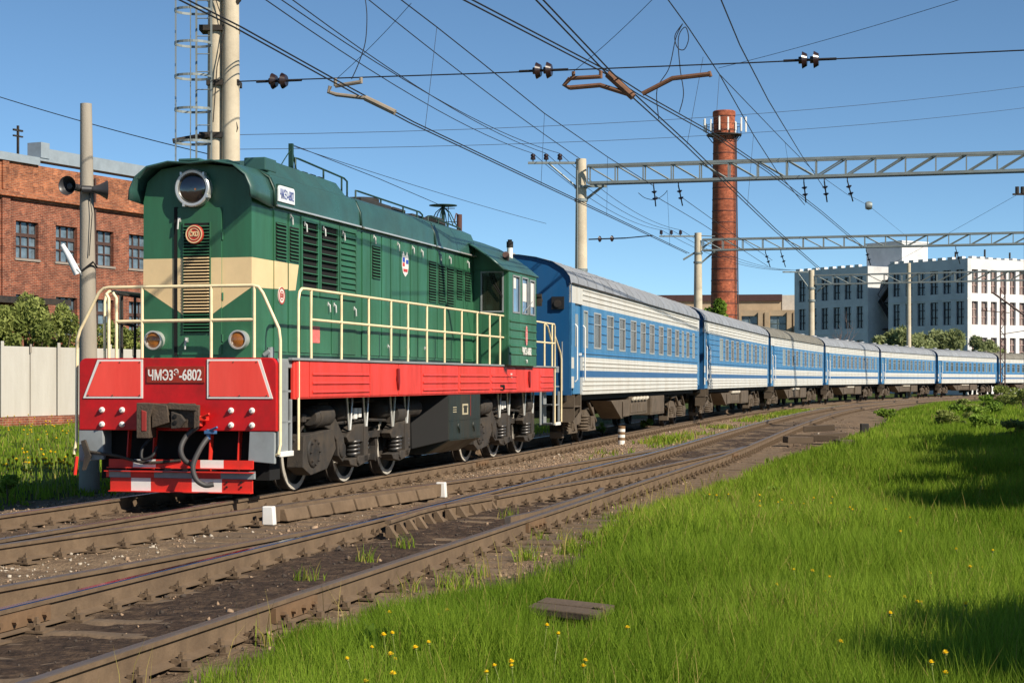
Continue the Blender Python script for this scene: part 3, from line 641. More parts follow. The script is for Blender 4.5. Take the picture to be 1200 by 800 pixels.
k = MB(); k.box(-5.35, -5.29, -.43, -.37, 4.55, 5.0); k.tube([(-5.32, -.4, 4.98), (-5.1, -.4, 4.62)], .012, 6); k.tube([(-5.35, -.4, 4.9), (-5.6, -.4, 4.72), (-5.75, -.4, 4.60)], .008, 6); k.build('aerial_post', [DGREEN], loco)
k = MB(); c_ = (2.68, -.3, 4.45); k.cyl(c_, (2.68, -.3, 4.88), .035, n=8); k.lathe([(.27, 0), (.27, .012), (.001, .012)], (2.68, -.3, 4.88), 'z', 20)
for a in range(6): k.tube([(2.68, -.3, 4.87), (2.68+.14*math.cos(a*1.05), -.3+.14*math.sin(a*1.05), 4.75), (2.68+.27*math.cos(a*1.05), -.3+.27*math.sin(a*1.05), 4.5)], .010, 6)
k.build('roof_aerial', [DGREEN], loco)
k = MB(); k.cyl((3.62, -.35, 4.3), (3.62, -.35, 4.80), .055, n=10); k.tube([(3.62, -.35, 4.78), (3.4, -.35, 4.80), (3.25, -.35, 4.6)], .012, 6); k.build('exhaust_pipe', [mat('rusty_pipe', (84, 52, 42), .8, var=.3)], loco)
# wire along the roof aerials
k = MB(); k.tube([(-5.3, -.4, 4.99), (-1.3, -.36, 4.95), (2.68, -.3, 4.87)], .006, 5); k.build('aerial_wire', [WIREM], loco)
# --- hood side doors, louvres
def sdoor(x0, x1, z0=1.93, z1=3.86, lou=None, h=None, cream=False, n_=None, side=-1):
    k = MB(); y = YN if side < 0 else YF; ya, yb = sorted((y, y+side*.016)); k.box(x0+.012, x1-.012, ya, yb, z0, z1, 0)
    if cream:
        ya, yb = sorted((y+side*.014, y+side*.0185)); k.prism([(x0+.012, 2.785), (x0+.012, 3.165), (min(x1-.012, -6.10) if x1 < -6.2 else -6.12, 3.165), (x1-.012 if x1 < -6.2 else -6.24, 2.80)], 'y', ya, yb, 1)
    o = k.build('access_door', [GREEN, CREAM], loco, bevel=.004)
    if lou:
        a0, a1, b0, b1 = lou; l_ = MB(); yy = y+side*.016; ya, yb = sorted((yy, yy+side*.004)); l_.box(a0, a1, ya, yb, b0, b1, 1); zc = b0
        while zc < b1-.02: l_.prism([(yy, zc+.026), (yy+side*.024, zc+.008), (yy+side*.024, zc+.001), (yy, zc+.017)], 'x', a0+.01, a1-.01, 0); zc += .048
        l_.build('louvre', [GREEN, BLACK], o)
    if h:
        for hx, hz in h: handle(o, hx, y-.016, hz, 'y')
    return o
for side in (-1, 1):
    H_ = lambda *a: a if side < 0 else None
    sdoor(-7.02, -6.52, lou=(-6.96, -6.58, 3.19, 3.70), cream=True, side=side)
    sdoor(-6.5, -6.06, lou=(-6.46, -6.12, 3.20, 3.68), h=H_((-6.42, 3.78)), cream=True, side=side)
    for x0, x1, opened in ((-6.04, -5.34, 1), (-5.30, -4.52, 1), (-4.48, -3.72, 0)):
        y = YN if side < 0 else YF; k = MB(); yy = y+side*.004; 
        ya, yb = sorted((y, y+side*.03))
        for a, b_, c_, d_ in ((x0, x1, 3.80, 3.86), (x0, x1, 2.76, 2.82), (x0, x0+.05, 2.82, 3.80), (x1-.05, x1, 2.82, 3.80)): k.box(a, b_, ya, yb, c_, d_, 0)
        ya, yb = sorted((y+side*.001, y+side*.004)); k.box(x0+.05, x1-.05, ya, yb, 2.82, 3.80, 1 if opened else 0)
        ns = 9 if opened else 11
        for i in range(ns):
            zc = 2.84+.955*i/ns
            if opened: k.prism([(y+side*.006, zc+.030), (y+side*.046, zc+.016), (y+side*.046, zc+.009), (y+side*.006, zc+.022)], 'x', x0+.055, x1-.055, 0)
            else: k.prism([(y+side*.004, zc+.085), (y+side*.034, zc+.012), (y+side*.034, zc), (y+side*.004, zc+.02)], 'x', x0+.055, x1-.055, 0)
        o = k.build('radiator_grille', [GREEN, BLACK], loco)
        if side < 0: handle(o, x0+.12, y-.03, 3.72, 'y'); 
    sdoor(-6.04, -4.82, 1.93, 2.73, h=H_((-4.95, 2.62)), side=side); sdoor(-4.80, -3.72, 1.93, 2.73, h=H_((-4.7, 2.62), (-3.82, 2.6)), side=side)
    sdoor(-3.44, -3.06, side=side); sdoor(-3.04, -2.52, lou=(-2.98, -2.58, 3.16, 3.68), h=H_((-2.9, 3.78)), side=side)
    sdoor(-2.5, -2.06, side=side, h=H_((-2.2, 2.05))); sdoor(-2.04, -1.57, h=H_((-1.7, 3.76)), side=side); sdoor(-1.55, -1.02, side=side, h=H_((-1.2, 2.05)))
    sdoor(-1.0, -.59, h=H_((-.9, 3.76)), side=side); sdoor(-.57, -.04, h=H_((-.4, 3.74), (-.2, 2.05)), side=side)
    sdoor(-.02, .55, lou=(.04, .48, 2.92, 3.64), side=side); sdoor(.57, 1.07, lou=(.62, 1.02, 2.92, 3.62), h=H_((.68, 3.76)), side=side)
    sdoor(1.1, 1.66, lou=(1.16, 1.58, 2.9, 3.60), h=H_((1.3, 3.74)), side=side); sdoor(1.7, 2.24, lou=(1.78, 2.16, 3.05, 3.6), side=side); sdoor(2.26, 2.86, lou=(2.34, 2.72, 3.05, 3.58), h=H_((2.5, 3.74)), side=side)
# side marks
k = MB(); k.lathe([(.001, -.008), (.12, -.008), (.122, 0)], (-6.77, YN-.019, 2.70), 'y', 28, 0)
for r0, r1, m_ in ((.118, .098, 1), (.066, .054, 1)): k.lathe([(r0, -.0085), (r0, -.011), (r1, -.011), (r1, -.0085)], (-6.77, YN-.019, 2.70), 'y', 28, m_, True)
sb = k.build('side_badge', [mat('badge_white', (224, 210, 200), .5), mat('badge_red', (170, 52, 40), .4)], loco)
text('lettering', 'ČKD', .075, MATS['badge_red'], sb, M_side(-6.77, YN-.030, 2.70), .002, .62, .002)
k = MB(); y = YN-.017; cx = -1.3
out = [(-.16, .12), (-.17, -.06), (-.12, -.16), (0, -.22), (.12, -.16), (.17, -.06), (.16, .12), (.10, .20), (.04, .13), (-.04, .13), (-.10, .20)]
k.prism([(cx+a, 3.5+b_) for a, b_ in out], 'y', y-.006, y, 0)
k.prism([(cx+a, 3.5+b_) for a, b_ in ((-.15, .10), (-.15, .02), (-.03, .02), (-.03, .10))], 'y', y-.009, y-.006, 1); k.prism([(cx+a, 3.5+b_) for a, b_ in ((.03, .07), (.03, -.0), (.15, 0), (.15, .07))], 'y', y-.009, y-.006, 1)
k.prism([(cx+a, 3.5+b_) for a, b_ in ((-.15, .01), (-.15, -.05), (-.04, -.05), (-.04, .01))], 'y', y-.009, y-.006, 2); k.prism([(cx+a, 3.5+b_) for a, b_ in ((-.12, -.09), (-.10, -.14), (.10, -.14), (.12, -.09))], 'y', y-.009, y-.006, 2)
k.build('shield_emblem', [WHITE, mat('emblem_blue', (40, 70, 170), .5), mat('emblem_red', (190, 60, 60), .5)], loco)
k = MB(); k.prism(rplate(-6.95, -6.36, 3.985, 4.205, .06), 'y', YN-.055, YN-.02, 0); k.prism(rplate(-6.97, -6.34, 3.965, 4.225, .07), 'y', YN-.04, YN-.0, 1)
nl = k.build('number_box', [mat('lamp_white', (226, 232, 232), .3), DGREEN], loco)
text('lettering', 'ЧМЭ3-6802', .115, mat('number_blue', (60, 76, 140), .5), nl, M_side(-6.655, YN-.058, 4.095), .002, .80, 0, (.50, .14))
k = MB(); k.box(-5.62, -5.30, YN-.021, YN-.016, 2.08, 2.32); k.build('warning_notice', [mat('notice_pink', (216, 110, 104), .6, var=.3, vscale=12)], loco)
k = MB(); k.tube([(-7.4, YN-.03, 1.88), (-7.4, YN-.09, 1.92), (-7.28, YN-.09, 1.96), (-7.28, YN-.03, 1.9)], .03, 8); k.cyl((-7.34, YN-.1, 1.84), (-7.34, YN-.1, 1.98), .05, n=10); k.build('filler_valve', [GREYP], loco)
# --- cab
CX0, CX1, CYH = 3.0, 5.25, 1.52
k = MB()
arc = [(-1.55, 3.65), (-1.30, 3.86), (-1.0, 4.07), (-.7, 4.24), (-.35, 4.37), (0, 4.42)]; arc = arc+[(-a, b_) for a, b_ in arc[-2::-1]]
def wall_with_hole(u0, u1, w0, w1, holes, place):
    """a wall from u0..u1 x w0..w1 with rectangular holes (sorted along u) made of boxes; place(u0,u1,w0,w1) adds a box"""
    cur = u0
    for a, b_, c_, d_ in holes:
        place(cur, a, w0, w1); place(a, b_, w0, c_); place(a, b_, d_, w1); cur = b_
    place(cur, u1, w0, w1)
for s_y in (-1, 1):
    y0, y1 = sorted((s_y*CYH, s_y*(CYH-.05)))
    wall_with_hole(CX0, CX1, 1.82, 3.66, [(3.30, 3.86, 2.84, 3.58), (4.02, 4.52, 2.84, 3.58), (4.66, 5.10, 2.84, 3.56)], lambda a, b_, c_, d_: k.box(a, b_, y0, y1, c_, d_))
    wall_with_hole(.82, CYH-.05, 1.82, 3.66, [(.98, 1.40, 2.86, 3.62)], lambda a, b_, c_, d_: k.box(CX0, CX0+.05, min(s_y*a, s_y*b_), max(s_y*a, s_y*b_), c_, d_))
    for zc in (2.05, 2.2, 2.36, 2.52, 2.68): k.prism([(s_y*CYH, zc+.035), (s_y*(CYH+.022), zc+.012), (s_y*(CYH+.022), zc-.012), (s_y*CYH, zc-.03)], 'x', CX0+.08, CX1-.06)
k.prism([(-CYH, 3.66), (-1.3, 3.84), (-1.0, 4.05), (-.7, 4.22), (0, 4.40), (.7, 4.22), (1.0, 4.05), (1.3, 3.84), (CYH, 3.66)], 'x', CX0, CX0+.05)
k.prism([(-CYH, 1.82), (-CYH, 3.66), (-1.3, 3.84), (-.7, 4.22), (0, 4.40), (.7, 4.22), (1.3, 3.84), (CYH, 3.66), (CYH, 1.82)], 'x', CX1-.05, CX1)
cab = k.build('cab', [GREEN], loco, bevel=.006)
k = MB(); k.loft([[(x, a, b_) for a, b_ in arc] for x in (2.52, 2.6, 5.3, 5.34)], 0); o = k.build('cab_roof', [GREENR], cab, smooth=35); md = o.modifiers.new('s', 'SOLIDIFY'); md.thickness = .035; md.offset = -1
k = MB(); k.cyl((4.1, -1.19, 3.97), (3.8, -1.25, 4.0), .045, .07, 12); k.cyl((3.8, -1.25, 4.0), (3.76, -1.255, 4.005), .07, .06, 12); k.box(4.0, 4.1, -1.24, -1.14, 3.86, 3.98); k.build('horn', [mat('horn_brown', (90, 66, 58), .6, var=.3)], cab, smooth=40)
k = MB(); k.cyl((5.0, -1.02, 4.0), (5.0, -1.02, 4.24), .06, n=14); k.cyl((5.0, -1.02, 4.24), (5.0, -1.02, 4.36), .07, n=14, m=1); k.cyl((5.0, -1.02, 4.36), (5.0, -1.02, 4.40), .045, n=14, m=1); k.build('cab_chimney', [WHITE, DARK], cab, smooth=40)
k = MB(); k.cyl((3.2, -.25, 4.4), (3.2, -.25, 4.95), .008, n=6); k.tube([(3.2, -.45, 4.62), (3.2, -.05, 4.62)], .008, 6); k.tube([(3.2, -.38, 4.88), (3.2, -.12, 4.88)], .008, 6); k.build('whip_aerial', [WIREM], cab)
k = MB(); k.box(5.27, 5.31, -1.62, -1.50, 3.05, 3.3); k.prism([(5.25, 3.3), (5.36, 3.18), (5.36, 3.14), (5.25, 3.24)], 'y', -1.62, -1.46); k.build('rear_mirror', [DARK], cab)
for s_y in (-1, 1):
    for x0, x1, z0, z1 in ((3.30, 3.86, 2.84, 3.58), (4.02, 4.52, 2.84, 3.58), (4.66, 5.10, 2.84, 3.56)):
        y = s_y*(CYH-.03); ya, yb = sorted((y, y+s_y*.006))
        f = MB()
        for a, b_, c_, d_ in ((x0, x1, z0, z0+.03), (x0, x1, z1-.03, z1), (x0, x0+.03, z0+.03, z1-.03), (x1-.03, x1, z0+.03, z1-.03)): f.box(a, b_, s_y*CYH-.012, s_y*CYH+.012, c_, d_)
        fo = f.build('window', [GREYP], loco)
        g = MB(); g.box(x0+.03, x1-.03, ya, yb, z0+.03, z1-.03); g.build('pane', [GLASSB], fo)
    f = MB(); a0, a1 = sorted((s_y*.98, s_y*1.40)); f.box(2.985, 3.0, a0-.02, a1+.02, 2.84, 2.87); f.box(2.985, 3.0, a0-.02, a1+.02, 3.6, 3.63); f.box(2.985, 3.0, a0-.02, a0+.01, 2.87, 3.6); f.box(2.985, 3.0, a1-.01, a1+.02, 2.87, 3.6)
    fo = f.build('front_window', [GREYP], loco); g = MB(); g.box(3.018, 3.026, a0, a1, 2.86, 3.62); g.build('pane', [mat('cab_dark_glass', (36, 38, 28), .08, var=.3, spec=.8)], fo)
    if s_y < 0:
        wp = MB(); wp.tube([(2.97, -1.40, 3.15), (2.96, -1.28, 3.36), (2.96, -1.20, 3.60)], .010, 6); wp.tube([(2.97, -1.40, 3.12), (2.96, -1.20, 3.40), (2.96, -1.14, 3.60)], .010, 6); wp.build('wiper', [BLACK], fo)
k = MB(); k.box(4.10, 4.46, -1.505, -1.500, 3.10, 3.46); k.box(4.70, 5.06, -1.505, -1.500, 3.02, 3.50); k.box(3.36, 3.62, -1.505, -1.5, 3.32, 3.54); k.build('white_paper', [WHITE], cab)
k = MB(); k.box(4.56, 4.60, -1.56, -1.52, 2.86, 3.5); k.tube([(4.1, -1.545, 2.88), (4.8, -1.545, 3.12)], .010, 6); k.build('window_bar', [GREYP], cab)
k = MB(); k.prism([(4.30+.07*math.sin(t), 2.42+.20*math.cos(t)) for t in np.linspace(0, 2*math.pi, 20)[:-1]], 'y', -1.552, -1.545, 0); eb = k.build('oval_emblem', [mat('emblem_pink', (226, 150, 146), .5)], loco)
for i, z_ in enumerate((2.53, 2.42, 2.31)): text('lettering', 'СТС'[i], .10, MATS['emblem_red'], eb, M_side(4.30, -1.554, z_), .002, .9, .002)
text('lettering', 'ЧМЭ3-6802', .20, WHITE, cab, M_side(4.32, -1.548, 2.10), .003, .72, .003)
text('lettering', 'ТЧ', .10, WHITE, cab, M_side(4.32, -1.548, 1.90), .003, 1., .002)
text('lettering', 'М', .12, WHITE, loco, M_side(3.55, -1.43, 1.62), .003, 1., .002)
k = MB(); k.box(5.25, 7.3, -.82, .74, 1.82, 3.0); k.build('rear_hood', [GREEN], loco, bevel=.03)
# --- handrails
r_ = .020
for s_y in (-1, 1):
    y = s_y*1.41; runs = [[(-7.57, y, .62), (-7.57, y, 2.60), (-7.53, y, 2.71), (-7.45, y, 2.755), (-7.3, y, 2.76), (3.55, y, 2.77), (3.64, y, 2.755), (3.68, y, 2.70), (3.68, y, 1.83)], [(-7.11, y, 2.355), (3.68, y, 2.355)]]
    for x in (-7.11, -5.94, -4.78, -3.75, -2.91, -1.9, -.9, .14, 1.14, 2.0, 2.75): runs.append([(x, y, 1.83), (x+random.uniform(-.01, .01), y, 2.3), (x, y, 2.76)])
    rail_tube('side_handrail', runs, r_, RAILC, loco)
    runs = [[(5.55, y, 1.83), (5.55, y, 2.70), (5.6, y, 2.75), (7.3, y, 2.745), (7.36, y, 2.70), (7.36, y, .6)], [(5.55, y, 2.33), (7.36, y, 2.33)], [(6.4, y, 1.83), (6.4, y, 2.75)], [(7.1, y, 1.83), (7.1, y, 2.75)], [(7.36, y, 2.5), (7.9, y, 2.15), (8.0, y, 2.0), (8.0, y, .62)], [(6.4, y, 2.74), (6.7, y, 2.68), (7.0, y, 2.42), (7.1, y, 2.36)]]
    rail_tube('rear_handrail', runs, r_, RAILC, loco)
xq = -8.27; r_ = .022
rail_tube('front_handrail', [[(xq-.06, 1.45, .56), (xq, 1.45, .75), (xq, 1.44, 2.07), (xq, 1.40, 2.2), (xq, 1.12, 2.70), (xq, 1.05, 2.75), (xq, .98, 2.76), (xq, -1.06, 2.76), (xq, -1.14, 2.74), (xq, -1.20, 2.66), (xq, -1.42, 2.20), (xq, -1.44, 2.05), (xq, -1.44, .72), (xq-.04, -1.43, .60), (xq, -1.36, .57)],
    [(xq, .87, 2.31), (xq, -1.08, 2.32)], [(xq, -1.08, 1.83), (xq, -1.08, 2.76)], [(xq, -.48, 1.83), (xq, -.48, 2.76)], [(xq, .50, 1.83), (xq, .50, 2.76)],
    [(xq, .87, 1.83), (xq, .87, 2.62), (xq, .92, 2.69)], [(xq, .98, 1.83), (xq, .98, 2.62), (xq, 1.02, 2.68)]], r_, RAILC, loco)
rail_tube('inner_rail', [[(xq, .87, 2.68), (-7.0, 1.2, 2.70), (-6.0, 1.3, 2.7)], [(xq, .87, 2.30), (-6.9, 1.3, 2.3)], [(-7.75, 1.06, 1.83), (-7.75, 1.06, 2.68)], [(-6.9, 1.3, 1.83), (-6.9, 1.3, 2.7)]], .02, DARK, loco)
# --- corner steps
for s_y in (-1, 1):
    for x0, x1 in ((-8.26, -7.72), (7.4, 7.95)):
        k = MB(); y = s_y*1.385
        ya, yb = sorted((y, y-s_y*.04)); k.box(x0, x0+.40 if x0 < 0 else x0+.10, ya, yb, .56, 1.80); k.box(x1-.05, x1, ya, yb, .56, 1.29)
        yi, yo = sorted((y, y-s_y*.30))
        k.box(x0+.14, x1-.04, yi, yo, .56, .60); k.box(x0+.14, x1-.04, yi, yo, .98, 1.01); k.box(x0+.14, x1-.04, yi, yo, 1.38, 1.41)
        yq = y-s_y*.30; ya, yb = sorted((yq, yq-s_y*.03)); k.box(x0, x1, ya, yb, .56, 1.8)
        yw = y+s_y*.03; ya, yb = sorted((yw, y)); k.box(x0+.08, x1-.02, ya, yb, .55, .62, 1)
        k.build('corner_steps', [GREYP, WHITE], loco, bevel=.008)
# --- wheels and bogies
TYRE = mat('painted_tyre', (188, 182, 170), .5, var=.2, dirt=(84, 74, 64), damt=.8, dscale=5)
def wheel_mesh(r, painted=True):
    k = MB(); k.lathe([(.07, -.10), (.12, -.09), (.13, -.05), (r-.11, -.02), (r-.09, -.075), (r-.012, -.075), (r, -.068), (r, .05), (r+.03, .055), (r+.03, .085), (r-.08, .085), (r-.1, .03), (.12, .04), (.07, .06)], (0, 0, 0), 'y', 40, 0)
    if painted: k.lathe([(r-.085, -.0755), (r-.085, -.079), (r-.012, -.079), (r-.012, -.0755)], (0, 0, 0), 'y', 40, 1, True)
    o = k.build('wheel', [DARK, TYRE], smooth=35); me = o.data; bpy.data.objects.remove(o); return me
WM = wheel_mesh(.525)
def spring(k, x, y, z0, z1, r, m=0, turns=5):
    pts = [(x+r*math.cos(t), y+r*math.sin(t), z0+(z1-z0)*t/(2*math.pi*turns)) for t in np.linspace(0, 2*math.pi*turns, turns*10)]
    k.tube(pts, .022, 6, m)
def loco_bogie(xc, mir):
    b = bpy.data.objects.new('bogie', None); COL.objects.link(b); b.parent = loco; b.location = (xc, 0, 0)
    fr_ = MB(); fr_.box(-2.7, 2.7, -.62, .62, .62, .95); fr_.build('bogie_frame', [BLACK], b)
    for ax in (-2, 0, 2):
        for s_y in (-1, 1):
            o = bpy.data.objects.new('wheel', WM); COL.objects.link(o); o.parent = b; o.location = (ax, s_y*.79, .526); o.rotation_euler = (0, 0, 0 if s_y < 0 else math.pi)
        k = MB(); k.cyl((ax, -.7, .526), (ax, .7, .526), .09, n=14); k.build('axle', [DARK], b)
    for s_y in (-1, 1):
        Y = lambda a: s_y*a
        def bx(k, x0, x1, ya, yb, z0, z1, m=0): ya, yb = sorted((Y(ya), Y(yb))); k.box(x0, x1, ya, yb, z0, z1, m)
        def pr(k, poly, ya, yb, m=0): ya, yb = sorted((Y(ya), Y(yb))); k.prism(poly, 'y', ya, yb, m)
        k = MB()
        # end box with round cover plates over the outer axle
        pr(k, [(-2.35, .78), (-1.2, .84), (-1.1, .55), (-1.45, .28), (-2.1, .22), (-2.4, .34)], .90, 1.14)
        for cx in (-2.02,): k.lathe([(.001, 0), (.20, 0), (.22, .02), (.22, .06), (.001, .06)], (cx, Y(1.14)-(.06 if s_y > 0 else 0)+(.03 if s_y > 0 else -.03), .54), 'y', 22, 1)
        for t in np.linspace(0, 2*math.pi, 9)[:-1]: k.cyl((-2.02+.17*math.cos(t), Y(1.14), .54+.17*math.sin(t)), (-2.02+.17*math.cos(t), Y(1.20), .54+.17*math.sin(t)), .018, n=6, m=1)
        k.build('axle_housing', [GRIME, DARK], b, bevel=.015, smooth=40)
        k = MB()
        pr(k, [(-1.55, 1.05), (-1.05, .98), (-.72, .72), (-.62, .42), (-.76, .34), (-.95, .44), (-1.0, .66), (-1.25, .82), (-1.6, .90)], .98, 1.12)
        k.lathe([(.001, 0), (.11, 0), (.12, .02), (.12, .05)], (-.80, Y(1.12)-.025, .52), 'y', 16, 1)
        k.build('equaliser_arm', [GRIME, DARK], b, bevel=.012, smooth=40)
        k = MB(); k.cyl((-1.85, Y(1.05), 1.02), (-1.30, Y(1.05), 1.04), .16, n=18); k.cyl((-1.95, Y(1.05), 1.02), (-1.85, Y(1.05), 1.02), .12, .15, n=18); k.cyl((-2.2, Y(1.05), 1.01), (-1.95, Y(1.05), 1.02), .035, n=8); k.box(-2.3, -2.16, min(Y(1.0), Y(1.1)), max(Y(1.0), Y(1.1)), .96, 1.07)
        k.build('brake_cylinder', [GRIME], b, smooth=40, bevel=.008)
        k = MB(); k.cyl((1.75, Y(1.0), 1.0), (2.15, Y(1.0), 1.0), .16, n=18); k.cyl((2.15, Y(1.0), 1.0), (2.24, Y(1.0), 1.0), .16, .08, n=18); k.cyl((2.24, Y(1.0), 1.0), (2.45, Y(1.0), 1.0), .03, n=8); bx(k, 2.45, 2.56, .95, 1.08, .45, 1.05); bx(k, 1.95, 2.5, 1.0, 1.06, .74, .80); pr(k, [(1.8, .46), (2.5, .42), (2.52, .50), (2.2, .60), (1.9, .70)], .95, 1.05)
        k.build('brake_cylinder', [GRIME], b, smooth=40, bevel=.008)
        for ax, dz in ((0, 0), (2.0, .02)):
            k = MB()
            pr(k, [(ax-.55, .70), (ax-.2, .86), (ax+.30, .88), (ax+.5, .66), (ax+.42, .60), (ax-.45, .62)], .94, 1.10)
            pr(k, [(ax-.5, .36), (ax+.48, .42), (ax+.36, .30), (ax-.1, .24), (ax-.42, .28)], .92, 1.12)
            bx(k, ax+.18, ax+.36, .94, 1.12, .3, .84); k.lathe([(.001, 0), (.07, 0), (.075, .04)], (ax-.1, Y(1.13)-.02, .34), 'y', 12)
            k.build('axlebox', [GRIME], b, bevel=.012)
            for sx_, sy_, z0_, z1_, r_ in ((ax-.12, 1.04, .40, .64, .095), (ax+.44, 1.0, .45, .72, .08)): k = MB(); spring(k, sx_, Y(sy_), z0_, z1_, r_, turns=4); k.build('spring', [mat('spring_steel', (96, 94, 92), .4, .6, .2)], b, smooth=60)
            for hx in (-.42, .30):
                for d in (-.07, .07): k = MB(); k.tube([(ax+hx+d*1.7, Y(1.10), 1.29), (ax+hx+d*.3, Y(1.10), .80)], .019, 6); k.build('suspension_rod', [SILVER], b, smooth=60)
            k = MB(); bx(k, ax-.18, ax-.05, 1.05, 1.09, .96, 1.12); bx(k, ax+.02, ax+.14, 1.05, 1.09, .98, 1.12); k.build('white_stop', [WHITE], b)
            k = MB(); k.lathe([(.001, -.2), (.10, -.19), (.15, -.12), (.16, 0), (.16, .25)], (ax-.62, Y(.92), 1.08), 'x', 16); k.build('damper', [DARK], b, smooth=50)
        k = MB(); k.box(-.9, 2.4, min(Y(.86), Y(.92)), max(Y(.86), Y(.92)), .64, .74); k.tube([(-2.4, Y(1.0), .7), (-1.2, Y(.9), 1.2), (2.4, Y(.9), 1.22)], .02, 6); k.tube([(-1, Y(1.0), .9), (0.6, Y(1.02), .93), (1.5, Y(1.0), .9)], .025, 6)
        k.build('side_beam', [DARK], b)
        for ax in (-1.2, .75, 1.3): bk = MB(); pr(bk, [(ax, .8), (ax+.12, .8), (ax+.2, .5), (ax+.12, .25), (ax+.02, .28), (ax+.08, .5)], .74, .88); bk.build('brake_block', [DARK], b)
loco_bogie(-4.33, 1); loco_bogie(4.28, 1)
# fuel tank
k = MB(); a = -1.40
k.hexa([(-.61, a, .50), (1.41, a, .50), (1.41, 1.4, .50), (-.61, 1.4, .50), (-.61, a, 1.29), (1.41, a, 1.29), (1.41, 1.4, 1.29), (-.61, 1.4, 1.29)])
k.hexa([(-.61, a, .498), (1.41, a, .498), (1.41, 1.4, .498), (-.61, 1.4, .498), (-.61, -1.0, .26), (1.41, -1.0, .26), (1.41, 1.0, .26), (-.61, 1.0, .26)])
k.hexa([(-.95, -.85, .36), (-.613, a, .5), (-.613, 1.4, .5), (-.95, .85, .36), (-.9, -.8, 1.29), (-.613, a, 1.29), (-.613, 1.4, 1.29), (-.9, .8, 1.29)], 1)
tk = k.build('fuel_tank', [TANKM, mat('tank_shade_black', (15, 15, 15), .8)], loco, bevel=.02)  # front side near-black, the shadow under the loco put into its colour
k = MB(); k.box(-.60, 1.40, -1.412, -1.40, .495, .51); k.box(-.6, 1.4, -1.408, -1.40, .84, .85)
for x in (.0, .95): k.lathe([(.001, -.02), (.05, -.02), (.06, 0)], (x-.02, -1.402, .74), 'y', 14); k.prism([(x-.04, .76), (x+.03, .74), (x+.05, .62), (x+.0, .62)], 'y', -1.425, -1.40)
k.build('tank_trim', [TANKM], tk)
k = MB(); k.box(.22, .58, -1.404, -1.40, .93, 1.12, 0); k.box(.30, .50, -1.407, -1.404, .96, 1.09, 1); k.box(.26, .54, -1.409, -1.407, 1.06, 1.08, 1); k.box(-.36, -.15, -1.404, -1.40, 1.06, 1.075, 0); k.box(-.36, -.15, -1.404, -1.40, .98, .995, 0); k.box(-.36, -.15, -1.404, -1.40, 1.02, 1.032, 0); k.box(.73, .76, -1.403, -1.40, .9, 1.28, 2)
k.build('stencil_plate', [mat('stencil_beige', (178, 168, 140), .6), TANKM, mat('stain_red', (130, 44, 34), .6)], tk)
k = MB(); k.cyl((-1.9, -.95, 1.08), (-1.2, -.95, 1.08), .16, n=16); k.cyl((1.6, -.9, 1.05), (2.2, -.9, 1.05), .15, n=16); k.build('air_tank', [DARK], loco, smooth=40)

# ================================================================== passenger coaches (local: x from the front end away, y left/far, z up)
CBLUE = mat('coach_blue', (54, 118, 164), .35, var=.1, vscale=1.5, dirt=(60, 96, 130), damt=.45, streak=True)
CDBLUE = mat('coach_shaded_blue', (20, 80, 128), .4, var=.14, vscale=1.2, dirt=(34, 74, 108), damt=.55, streak=True)  # coach blue darkened: the end walls' weaker sunlight is put into the colour
CBLUE2 = mat('coach_stripe_blue', (34, 88, 138), .4, var=.1)
CWHITE = mat('coach_white', (204, 203, 196), .42, var=.05, vscale=1.2, dirt=(160, 154, 140), damt=.6, streak=True)
CROOF = mat('coach_roof_grey', (150, 153, 156), .5, .15, .16, 1.2, dirt=(96, 98, 100), damt=.6, dscale=.7)
CROOF2 = mat('coach_roof_olive', (122, 118, 106), .6, .05, .18, 1.2, dirt=(84, 80, 72), damt=.6, dscale=.7)
CGLASS = mat('coach_glass', (84, 88, 86), .08, var=.5, vscale=.9, spec=.9)
CURT = mat('coach_curtain_glass', (46, 41, 38), .18, var=.6, vscale=1.6, spec=.35)
CFRAME = mat('window_frame_pale', (170, 172, 170), .4, .2, .1)
LC, W2 = 23.6, 1.50
Z = dict(sill=1.20, w1=1.60, b1=1.757, w2=2.07, b2=3.27, gut=3.72)
def rib(k, x0, x1, z_, m, h=.022, w_=.030, y=-W2, s=-1):
    k.prism([(y, z_+w_), (y+s*h, z_+.004), (y+s*h, z_-.004), (y, z_-w_)], 'x', x0, x1, m)
def coach_roof_arc():
    a = [(-W2-.01, 3.70), (-W2+.02, 3.86), (-1.34, 4.04), (-1.08, 4.20), (-.7, 4.31), (-.3, 4.37), (0, 4.38)]; return a+[(-p, q_) for p, q_ in a[-2::-1]]
WIN1 = [(1.72, .5, 0), (3.26, .92, 1), (5.06, .95, 1), (6.9, .92, 1), (8.75, .95, 1), (10.45, .9, 1), (12.15, .92, 1), (14.02, .92, 1), (15.8, .94, 1), (17.62, .92, 1), (19.05, .5, 0), (20.35, .7, 1), (21.9, .6, 0)]
WIN2 = [(4.95, .98, 0), (6.75, .98, 1), (8.6, .9, 1), (10.4, .92, 1), (12.28, .9, 0), (14.2, .9, 1), (15.98, .78, 0), (17.65, .9, 1), (19.6, .95, 0), (21.4, .75, 1), (22.5, .5, 0)]
CWM = wheel_mesh(.475, False)
